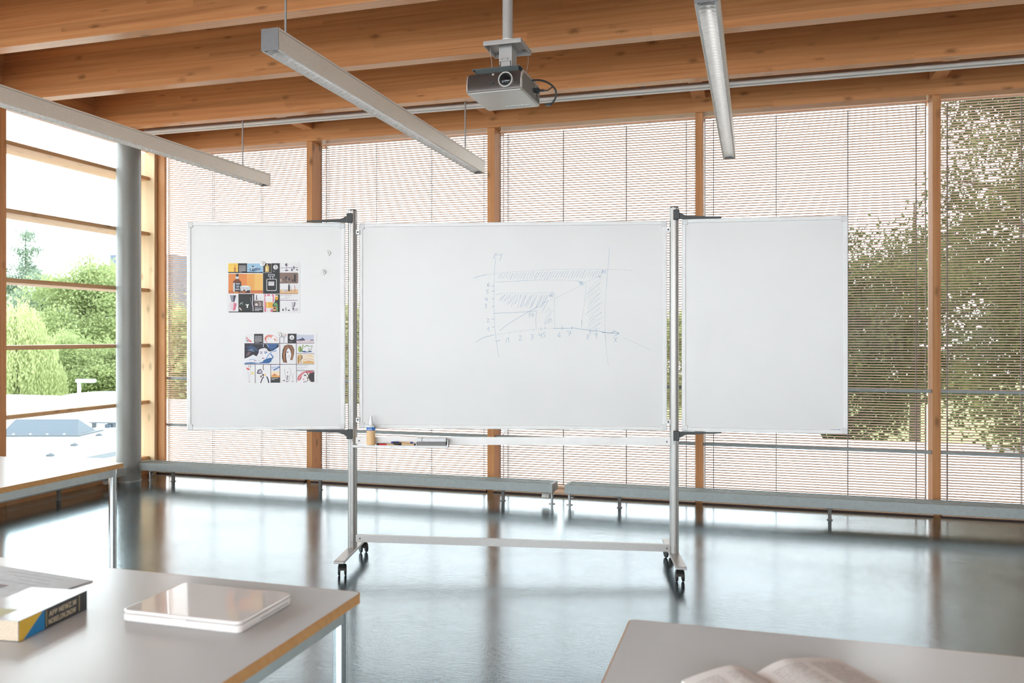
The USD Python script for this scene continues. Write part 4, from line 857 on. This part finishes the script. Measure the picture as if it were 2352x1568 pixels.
def on_tray(u, y, z=0.731):
    p = np.array([PLX, PLY]) + U * u + N2 * y
    return (p[0], p[1], z)
bo = thing('cleaner_bottle', 'white cleaner bottle with blue band and tan label standing in the pen tray', 'bottle', on_tray(0.127, -0.05), BANG)
part(bo, 'body', lathe([(0, 0), (0.025, 0), (0.026, 0.003), (0.026, 0.118), (0.025, 0.122), (0.015, 0.130), (0.0145, 0.134), (0, 0.134)]), 'bottle_white', 40)
part(bo, 'label_band', lathe([(0.0262, 0.004), (0.0266, 0.004), (0.0266, 0.096), (0.0262, 0.096)]), 'bottle_tan', 40, label='tan label')
part(bo, 'label_band', lathe([(0.0262, 0.096), (0.0267, 0.096), (0.0267, 0.116), (0.0262, 0.116)]), 'bottle_blue', 40, label='blue label band')
part(bo, 'label_print', cat_([bx(-0.012, 0.012, -0.0275, -0.0255, z, z + 0.0016) for z in (0.1015, 0.106)]), 'bottle_white')
part(bo, 'nozzle', lathe([(0, 0.132), (0.0135, 0.132), (0.012, 0.140), (0.0075, 0.165), (0.006, 0.182), (0.0045, 0.185), (0, 0.185)]), 'bottle_white', 40)
er = thing('board_eraser', 'grey felt board eraser with white top at the right end of the pen tray', 'eraser', on_tray(0.497, -0.052), BANG + 0.05)
part(er, 'felt', bx(-0.088, 0.088, -0.03, 0.03, 0.0, 0.034, 0.002), 'eraser_grey')
part(er, 'cover', moved(trimesh.convex.convex_hull([(x, y, z) for x, z in ((-0.089, 0.034), (0.089, 0.034), (-0.086, 0.052), (0.086, 0.052)) for y in (-0.03, 0.03)])), 'eraser_white')
part(er, 'cover_band', bx(-0.058, -0.054, -0.0305, 0.0305, 0.034, 0.0525), 'eraser_grey')
def pen(label, u, y, z, rot, capm, lift=0.0):
    t = thing('marker_pen', label, 'marker', on_tray(u, y, 0.731 + z), BANG + rot)
    r = lambda m: moved(m, (0, 0, 0), roty=PI / 2 - lift)
    part(t, 'barrel', r(lathe([(0, 0), (0.0078, 0), (0.0078, 0.085), (0, 0.085)], 18)), 'pen_barrel', 40)
    part(t, 'end_plug', r(lathe([(0, -0.003), (0.0074, -0.003), (0.008, 0.0), (0.008, 0.008), (0, 0.008)], 18)), capm, 40)
    part(t, 'cap', r(lathe([(0, 0.082), (0.0088, 0.082), (0.0088, 0.125), (0.007, 0.133), (0, 0.133)], 18)), capm, 40)
pen('red capped marker lying furthest left in the pen tray', 0.31, -0.07, 0.009, PI - 0.05, 'pen_red')
pen('black capped marker lying behind the red one in the pen tray', 0.295, -0.045, 0.009, PI + 0.04, 'pen_black')
pen('blue capped marker lying in the pen tray', 0.375, -0.045, 0.0195, PI - 0.2, 'pen_blue', -0.02)
pen('black capped marker lying on top of the others beside the eraser', 0.40, -0.068, 0.010, PI + 0.12, 'pen_black', 0.10)

# ---------------------------------------------------------------- tables
def table_build(t):
    """Local origin on the floor under the top's right back corner: x from -1.6 to 0, y from -0.8 to 0."""
    W, D, Z = 1.6, 0.8, 0.72
    r = 0.018
    outer = sbox(-W + r, -D + r, -r, -r).buffer(r, 6)
    core = outer.buffer(-0.003)
    part(t, 'tabletop', extrude(core, 0.0252, 'xy', Z - 0.0252), 'laminate')
    ring_poly = outer.difference(core)
    part(t, 'edge_band', extrude(ring_poly, 0.0245, 'xy', Z - 0.025), 'beech_edge')
    for x in (-0.042, -W + 0.042):
        for y in (-0.042, -D + 0.042):
            part(t, 'leg', cyl(0.0195, (x, y, 0.0), (x, y, Z - 0.0255), 28), 'chrome', 40)
            part(t, 'leg_glide', cyl(0.0205, (x, y, 0.0), (x, y, 0.012), 20), 'black_plastic', 40)
    for y in (-0.042, -D + 0.042):
        part(t, 'apron', bx(-W + 0.045, -0.06, y - 0.010, y + 0.010, Z - 0.070, Z - 0.0255, 0.002), 'apron_steel')
    for x in (-0.042, -W + 0.042):
        part(t, 'apron', bx(x - 0.012, x + 0.014, -D + 0.06, -0.045, Z - 0.070, Z - 0.0255, 0.002), 'apron_steel')
tb = thing('table', 'grey topped table with wooden edge in the left foreground, laptop and book on it', 'table', (-1.0, 1.992, 0), 0)
table_build(tb)
copy(tb, 'table', 'grey topped table further back at the left, empty, in front of the left windows', (-3.23, 3.655, 0), 0, None, 'table')
copy(tb, 'table', 'grey topped table in the right foreground with the open book on it', (1.31, 1.985, 0), 0, None, 'table')

# laptop
lp = thing('laptop', 'closed white glossy laptop on the left foreground table', 'laptop', (-1.288, 1.742, 0.72), math.radians(0.5))
def slab(w, d, z0, z1, r, e):
    """A rounded slab: corner radius r, edges rounded by e."""
    pts = []
    for k in range(4):
        cx, cy = (w / 2 - r) * (1, -1, -1, 1)[k], (d / 2 - r) * (1, 1, -1, -1)[k]
        for a in np.linspace(0, PI / 2, 7):
            w_ = a + k * PI / 2
            for q in np.linspace(0, PI / 2, 4):
                rr = r - e + e * math.sin(q); h = e * (1 - math.cos(q))
                for z in (z0 + h, z1 - h):
                    pts.append((cx + rr * math.cos(w_), cy + rr * math.sin(w_), z))
    return trimesh.convex.convex_hull(np.array(pts))
part(lp, 'base', slab(0.325, 0.228, 0.0, 0.0183, 0.016, 0.005), 'laptop_body', 40)
part(lp, 'lid', slab(0.325, 0.228, 0.0187, 0.028, 0.016, 0.0042), 'laptop_white', 40)
part(lp, 'hinge_gap', bx(-0.155, 0.155, -0.106, 0.106, 0.017, 0.019), 'laptop_body')
part(lp, 'latch', bx(-0.022, 0.022, -0.1145, -0.112, 0.013, 0.020, 0.001), 'laptop_white')
part(lp, 'drive_slot', bx(0.1615, 0.1632, -0.03, 0.09, 0.0085, 0.0095), 'eraser_grey')

# thick paperback
bk = thing('book', 'thick paperback with yellow, blue and black spine on the left foreground table', 'book', (-1.580, 1.562, 0.72), math.radians(7.0))
part(bk, 'page_block', bx(-0.152, -0.002, -0.110, 0.110, 0.001, 0.046), 'page_block')
part(bk, 'cover', bx(-0.155, 0.001, -0.112, 0.112, 0.046, 0.0475, 0.0005), 'cover_gloss', label='glossy front cover, pale blue for the light it reflects')
part(bk, 'cover', bx(-0.155, 0.001, -0.112, 0.112, 0.0, 0.0012), 'pen_black')
part(bk, 'cover_print', bx(-0.15, -0.06, -0.105, -0.045, 0.0474, 0.0477), pigment((208, 206, 160)), label='pale yellow patch on the cover')
part(bk, 'spine', bx(-0.002, 0.0005, -0.112, 0.112, 0.0012, 0.046), 'pen_black', label='black spine')
part(bk, 'spine_print', extrude(Polygon([(-0.112, 0.0012), (-0.100, 0.0012), (-0.040, 0.046), (-0.112, 0.046)]), 0.0004, 'yz', 0.0005), pigment((226, 184, 62)), label='yellow spine corner')
part(bk, 'spine_print', extrude(Polygon([(-0.100, 0.0012), (-0.034, 0.0012), (-0.034, 0.046), (-0.040, 0.046)]), 0.0004, 'yz', 0.0005), pigment((20, 120, 176)), label='blue spine triangle')
def spine_text(txt, y, z, h):
    m = meshkit.text_mesh(txt, h, 0.0003, True)
    v = m.vertices; m.vertices = np.stack([v[:, 2] + 0.0005, v[:, 0] * 0.094 / v[:, 0].max() + y, v[:, 1] + z], 1); return m
part(bk, 'spine_lettering', cat_([spine_text('APP NEWZ.W', -0.020, 0.026, 0.0115), spine_text('NOBELON.INOW', -0.022, 0.008, 0.0115)]), pigment((206, 190, 160)))
part(bk, 'spine_lettering', cat_([bx(0.0005, 0.0009, y, y + 0.002, 0.005, 0.043) for y in (-0.029, 0.083)]), pigment((180, 164, 120)))

# brochure under the book
br = thing('brochure', 'grey printed brochure lying flat behind the thick paperback', 'brochure', (-1.756, 1.865, 0.72), math.radians(-6.5))
part(br, 'sheet', bx(-0.40, 0, -0.21, 0, 0.0, 0.003), 'brochure')
part(br, 'printed_lines', cat_([bx(-0.30 + 0.05 * (k % 3), -0.08 - 0.02 * (k % 2), -0.03 - 0.022 * k, -0.026 - 0.022 * k, 0.003, 0.0032) for k in range(4)]), 'brochure_ink')
part(br, 'printed_picture', bx(-0.40, -0.17, -0.20, -0.125, 0.003, 0.0032), pigment((112, 110, 116)))
part(br, 'printed_line', bx(-0.40, -0.17, -0.125, -0.121, 0.003, 0.0033), pigment((150, 84, 92)))

# open book
ob = thing('open_book', 'open book with curved pages on the right foreground table', 'book', (0.0, 1.70, 0.72), math.atan2(0.57, 0.82))
def page_curve(s, k):
    """Height of the open page at s (0 gutter, 1 outer edge)."""
    return 0.006 + k * (math.sin(min(1, s * 2.4) * PI / 2) * 0.75 + 0.25) * (1 - 0.55 * s ** 2.2)
def page_body(sgn, k, w, length):
    n = 24
    top = [(sgn * w * i / n, page_curve(i / n, k)) for i in range(n + 1)]
    poly = Polygon(top + [(sgn * w, 0.003), (0, 0.003)])
    return poly, top
for sgn, k, w in ((-1, 0.034, 0.165), (1, 0.030, 0.195)):
    poly, top = page_body(sgn, k, w, 0.29)
    part(ob, 'page_block', extrude(poly, 0.29, 'xz', -0.29), 'page_pink', 40)
    strips = []
    def patch(s0, s1, y0, y1):
        vv, ff = [], []
        for i in range(9):
            s = s0 + (s1 - s0) * i / 8
            for y in (y0, y1): vv.append((sgn * w * s, y, page_curve(s, k) + 0.0004))
        for i in range(8):
            a = 2 * i; q = [[a, a + 2, a + 3], [a, a + 3, a + 1]]
            ff += q if sgn > 0 else [t[::-1] for t in q]
        return trimesh.Trimesh(vv, ff, process=False)
    cols = ((0.10, 0.46), (0.54, 0.92)) if sgn > 0 else ((0.30, 0.50), (0.60, 0.90))
    for c0, c1 in cols:
        for j in range(30):
            y = -0.025 - 0.0085 * j
            strips.append(patch(c0, c1 - (0.08 if j % 7 == 4 else 0), y - 0.0042, y))
    part(ob, 'printed_text', cat_(strips), 'page_print')
    part(ob, 'cover', bx(*sorted((0, sgn * (w + 0.004))), -0.294, 0.004, 0.0, 0.003), 'paper')

# ---------------------------------------------------------------- outside
ground = solo('lawn', bx(-90, 70, 7.6, 120, -4.3, -4.2), 'lawn', kind='structure')
rf = thing('flat_roof', 'white flat roof of the lower wing outside the windows', 'roof', (0, 0, -1.0))
part(rf, 'roof_deck', bx(-40, -6.6, -12, 25.5, -0.25, 0.0), 'roof_white')
part(rf, 'roof_deck', bx(-6.6, 1.5, 7.7, 24, -0.25, 0.0), 'roof_white')
part(rf, 'roof_deck', bx(1.5, 16, 7.7, 20.4, -0.25, 0.0), 'roof_white')
part(rf, 'roof_edge', bx(-40, -6.6, 25.5, 25.8, -0.3, 0.06), 'roof_white')
for k in range(7):
    part(rf, 'roof_seam', bx(-40, -6.6, 8 + 2.4 * k, 8.04 + 2.4 * k, 0.0, 0.012), 'roof_white')
def ground_at(px, py, Z):
    r = ray(px, py); t = (Z - EYE) / r[2]; return r * t + np.array([0, 0, EYE])
a = ground_at(112, 996, -1.0)
sk = thing('skylight', 'grey blue glazed skylight on the white roof, left of the three vents', 'skylight', (a[0], a[1], -1.0), 0.30)
part(sk, 'glazing', trimesh.convex.convex_hull([(-0.92, -0.5, 0), (0.95, -0.5, 0), (-0.92, 0.5, 0), (0.95, 0.5, 0), (-0.80, 0.0, 0.36), (0.72, 0.0, 0.36)]), 'roof_blue')
for k in range(4):
    part(sk, 'glazing_bar', bx(-0.6 + 0.4 * k, -0.57 + 0.4 * k, -0.48, -0.44, 0.02, 0.06), 'alu_white')
part(sk, 'kerb', bx(-1.05, 1.05, -0.62, 0.6, -0.05, 0.04), 'roof_grey')
def rooflet(name, label, cat, px, py, parts_):
    p = ground_at(px, py, -1.0)
    t = thing(name, label, cat, (p[0], p[1], -1.0), 0.2)
    for nm, m, mm in parts_: part(t, nm, m, mm)
vent = [('vent_body', trimesh.convex.convex_hull([(x, y, z) for x in (-.06, .06) for y in (-.05, .05) for z in (0, .04)] + [(0.02, 0, .08)]), 'roof_grey')]
rooflet('roof_vent', 'small grey vent on the white roof, nearest of three in a slanting row', 'vent', 115, 1048, vent)
rooflet('roof_vent', 'small grey vent on the white roof, middle of three in a slanting row', 'vent', 170, 1024, vent)
rooflet('roof_vent', 'small grey vent on the white roof, furthest of three in a slanting row', 'vent', 227, 1001, vent)
rooflet('roof_unit', 'low grey rack standing on the white roof beside the steel column', 'rack', 240, 982, [('rack_top', bx(-0.36, 0.4, -0.1, 0.1, 0.12, 0.15), 'roof_grey'), ('rack_leg', bx(-0.3, -0.26, -0.08, 0.08, 0, 0.12), 'roof_grey'), ('rack_leg', bx(0.26, 0.3, -0.08, 0.08, 0, 0.12), 'roof_grey'), ('rack_box', bx(0.05, 0.24, -0.08, 0.08, 0.0, 0.1), 'roof_blue')])
rooflet('skylight_wing', 'pale blue lean-to glazing on the roof close to the steel column', 'skylight', 262, 1050, [('glazing', trimesh.convex.convex_hull([(-0.6, -0.1, 0), (0.8, -0.3, 0), (-0.6, 0.0, 0), (0.8, 0.4, 0), (0.8, 0.4, 0.26), (0.3, 0.3, 0.16)]), 'roof_grey')])
rooflet('roof_dome', 'white domed rooflight at the far edge of the roof', 'rooflight', 250, 926, [('dome', trimesh.convex.convex_hull([(2.2 * math.cos(a) * math.cos(e), 1.2 * math.sin(a) * math.cos(e), 0.42 * math.sin(e)) for a in np.linspace(0, 2 * PI, 20) for e in np.linspace(0, PI / 2, 6)]), 'roof_white')])
sl = ground_at(182, 925, -1.0)
st = thing('street_lamp', 'slim pale street lamp in front of the trees beyond the roof', 'street lamp', (sl[0] * 1.12, sl[1] * 1.12, -4.2))
part(st, 'mast', cyl(0.07, (0, 0, 0), (0, 0, 3.75), 10), 'alu_white', 40)
part(st, 'lamp_head', bx(-0.1, 0.75, -0.12, 0.12, 3.72, 3.86, 0.03), 'alu_white')
hb = ground_at(268, 760, 1.45) if False else ray(262, 597) * 85.0
hs = thing('distant_building', 'distant blue grey building showing above the trees beside the column', 'building', (hb[0], hb[1], -4.2))
part(hs, 'wall', bx(-0.5, 6.0, 0, 6, 0, 13.9), 'facade_blue')
for k in range(4):
    part(hs, 'window_band', bx(-0.5, 6.0, -0.05, 0, 3 + 2.8 * k, 4.2 + 2.8 * k), 'roof_blue')

def leaves(centers, radii, n, size, rng, clump=0.55, nclump=60, flat=0.0):
    """Leaf quads gathered in clumps inside ellipsoids."""
    cen, rad = np.array(centers, float), np.array(radii, float)
    wgt = rad.prod(1) ** 0.7; wgt /= wgt.sum()
    ci = rng.choice(len(cen), nclump, p=wgt)
    d = rng.normal(size=(nclump, 3)); d /= np.linalg.norm(d, axis=1)[:, None]
    cl = cen[ci] + d * rad[ci] * rng.uniform(0.25, 1.0, (nclump, 1)) ** 0.5
    k = rng.integers(0, nclump, n)
    p = cl[k] + rng.normal(size=(n, 3)) * clump * np.array([1, 1, 0.7])
    nrm = rng.normal(size=(n, 3)); nrm[:, 2] = np.abs(nrm[:, 2]) + 0.35
    nrm /= np.linalg.norm(nrm, axis=1)[:, None]
    a = np.cross(nrm, rng.normal(size=(n, 3))); a /= np.linalg.norm(a, axis=1)[:, None]
    b = np.cross(nrm, a)
    s = size * rng.uniform(0.6, 1.4, (n, 1))
    v = np.stack([p - a * s, p + b * s * 0.55, p + a * s, p - b * s * 0.55], 1).reshape(-1, 3)
    f = np.arange(4 * n).reshape(-1, 4)
    return (v, f), cl
def tree(name, label, base, crowns, n, size, matn, seed, clump=0.5, nclump=70, cat='tree', trunk=0.22, k=1.0):
    crowns = [(c[0] * k, c[1] * k, 5.6 + (c[2] - 5.6) * k, c[3] * k, c[4] * k, c[5] * k) for c in crowns]
    size, clump = size * k, clump * k
    rng = np.random.default_rng(seed)
    t = thing(name, label, cat, base)
    (v, f), cl = leaves([c[:3] for c in crowns], [c[3:] for c in crowns], n, size, rng, clump, nclump)
    top = max(c[2] + c[5] * 0.5 for c in crowns)
    part(t, 'trunk', sweep([(0, 0, 0), (0.05, 0.05, top * 0.4), (0.0, 0.1, top * 0.75), (0, 0, top)], [trunk, trunk * 0.8, trunk * 0.5, trunk * 0.15]), 'bark', 40)
    br_ = []
    for q in cl[:: max(1, len(cl) // 26)]:
        z0 = min(top * 0.9, max(0.3 * top, q[2] - 0.5 * np.hypot(q[0], q[1])))
        br_.append(sweep([(0, 0.05, z0), (q[0] * .5, q[1] * .5, (z0 + q[2]) / 2 + .1), tuple(q)], [trunk * 0.35, trunk * 0.2, trunk * 0.06], 5))
    part(t, 'branches', cat_(br_), 'bark', kind='stuff')
    part(t, 'foliage', (v, f), matn, kind='stuff')
    return t
def far(px, dist): r = ray(px, CY); return r[0] * dist, r[1] * dist
G = -4.2
x, y = far(58, 70); tree('conifer_tree', 'tall grey green conifer rising highest behind the left windows', (x, y, G), [(0, 0, 4.5, 2.6, 2.6, 3.6), (0, 0, 8.2, 1.5, 1.5, 2.4), (0.2, 0, 10.6, .6, .6, 1.6)], 60000, 0.062, 'leaf_grey_green', 11, 0.30, 150, k=1.46)
x, y = far(95, 60); tree('conifer_tree', 'grey green conifer just right of the tallest one', (x, y, G), [(0, 0, 4, 2.4, 2.4, 3.5), (0, 0, 7.2, 1.2, 1.2, 2.0)], 40000, 0.062, 'leaf_grey_green', 12, 0.3, 120, k=1.32)
x, y = far(190, 50); tree('broadleaf_tree', 'broad pale green tree filling the middle of the left windows', (x, y, G), [(0, 0, 5.6, 3.4, 3.4, 3.2), (0.8, 0, 8.2, 1.8, 1.8, 1.5), (-1.5, -1, 3.5, 2, 2, 2)], 80000, 0.070, 'leaf_green', 13, 0.42, 190, k=1.13)
x, y = far(285, 68); tree('broadleaf_tree', 'green tree seen partly behind the steel column', (x, y, G), [(0, 0, 6.4, 3.2, 3.0, 3.2), (-0.5, 0, 8.5, 1.8, 1.8, 1.5)], 60000, 0.070, 'leaf_green', 14, 0.42, 150, k=1.25)
x, y = far(150, 42); tree('broadleaf_tree', 'low sunlit green tree in front of the broad pale one', (x, y, G), [(0, 0, 3.4, 3.0, 2.4, 2.2), (2.2, 0.5, 3.0, 2.4, 2, 2.4)], 70000, 0.066, 'leaf_green', 15, 0.36, 150)
x, y = far(-20, 80); tree('broadleaf_tree', 'pale green tree at the left edge of the left windows', (x, y, G), [(0, 0, 5.4, 3.4, 3.4, 3.6)], 40000, 0.075, 'leaf_green', 16, 0.45, 120, k=1.6)
# willow with hanging strands
wx, wy = far(28, 35.5)
wl = thing('willow_tree', 'pale yellow green weeping willow at the left edge of the view', 'tree', (wx, wy, G))
rng = np.random.default_rng(21)
vv, nn = [], 0
for k in range(1100):
    ang, rr = rng.uniform(0, 2 * PI), rng.uniform(0.1, 1) ** 0.6
    x0, y0 = rr * 2.0 * math.cos(ang), rr * 2.0 * math.sin(ang)
    ztop = 7.2 - 3.4 * rr ** 2 + rng.uniform(-.5, .3)
    ln = rng.uniform(1.5, 3.6)
    for j in range(30):
        s = j / 29.0
        p = np.array([x0 * (1 + .12 * s), y0 * (1 + .12 * s), ztop - ln * s]) + rng.normal(size=3) * 0.06
        a = np.array([rng.normal() * .25, rng.normal() * .25, 1.0]); a /= np.linalg.norm(a)
        b = np.cross(a, rng.normal(size=3)); b /= np.linalg.norm(b)
        vv += [p - a * .085, p + b * .022, p + a * .085, p - b * .022]
part(wl, 'trunk', sweep([(0, 0, 0), (.1, 0, 3), (0, .1, 6.4)], [.3, .22, .08]), 'bark', 40)
part(wl, 'foliage', (np.array(vv), np.arange(len(vv)).reshape(-1, 4)), 'leaf_willow', kind='stuff')
# trees seen through the blinds
for i, (px, d, top, w, lab) in enumerate([(455, 36, 7.4, 2.2, 'green tree behind the leftmost blind'), (590, 52, 7.4, 2.3, 'green tree behind the left side panel'), (790, 42, 7.2, 2.2, 'green tree behind the left whiteboard post'),
                                          (1010, 52, 7.2, 2.5, 'green tree behind the left half of the middle panel'), (1270, 42, 7.0, 2.5, 'green tree behind the chart'), (1545, 52, 7.4, 2.4, 'green tree behind the right whiteboard post')]):
    x, y = far(px, d)
    tree('broadleaf_tree', lab, (x, y, G), [(0, 0, top * .55, w, w, top * .42), (w * .3, 0, top * .78, w * .5, w * .5, top * .2)], 14000, 0.12, 'leaf_green', 30 + i, 0.45, 110)
x, y = far(1930, 24); tree('broadleaf_tree', 'dark green tree behind the gap right of the whiteboard', (x, y, G), [(0, 0, 5.2, 2.2, 2.2, 2.6), (-0.6, 0, 3.6, 2.6, 2.2, 2.0), (1.2, 0, 6.4, 1.6, 1.6, 1.8)], 34000, 0.062, 'leaf_dark', 41, 0.30, 170)
x, y = far(2405, 17); tree('broadleaf_tree', 'tall dark tree filling the rightmost bay behind its blind', (x, y, G), [(0, 0, 8.4, 2.2, 2.4, 3.6), (0.4, 0, 5.0, 2.2, 2.4, 2.6), (0.6, 0, 11.0, 2.0, 2, 2.2)], 60000, 0.058, 'leaf_dark', 42, 0.30, 260, trunk=.3)
x, y = far(2100, 30); tree('broadleaf_tree', 'darker tree standing behind the two trees on the right', (x, y, G), [(0, 0, 6.2, 4.5, 3, 3.4), (6.0, 0, 8.2, 3.6, 3, 4.4)], 50000, 0.085, 'leaf_dark', 43, 0.45, 180)
x, y = far(1770, 64); tree('broadleaf_tree', 'green tree behind the right side panel', (x, y, G), [(0, 0, 5.0, 3.2, 3, 3.0), (1.0, 0, 7.0, 1.8, 1.8, 1.8)], 30000, 0.085, 'leaf_dark', 44, 0.42, 130, k=1.9)
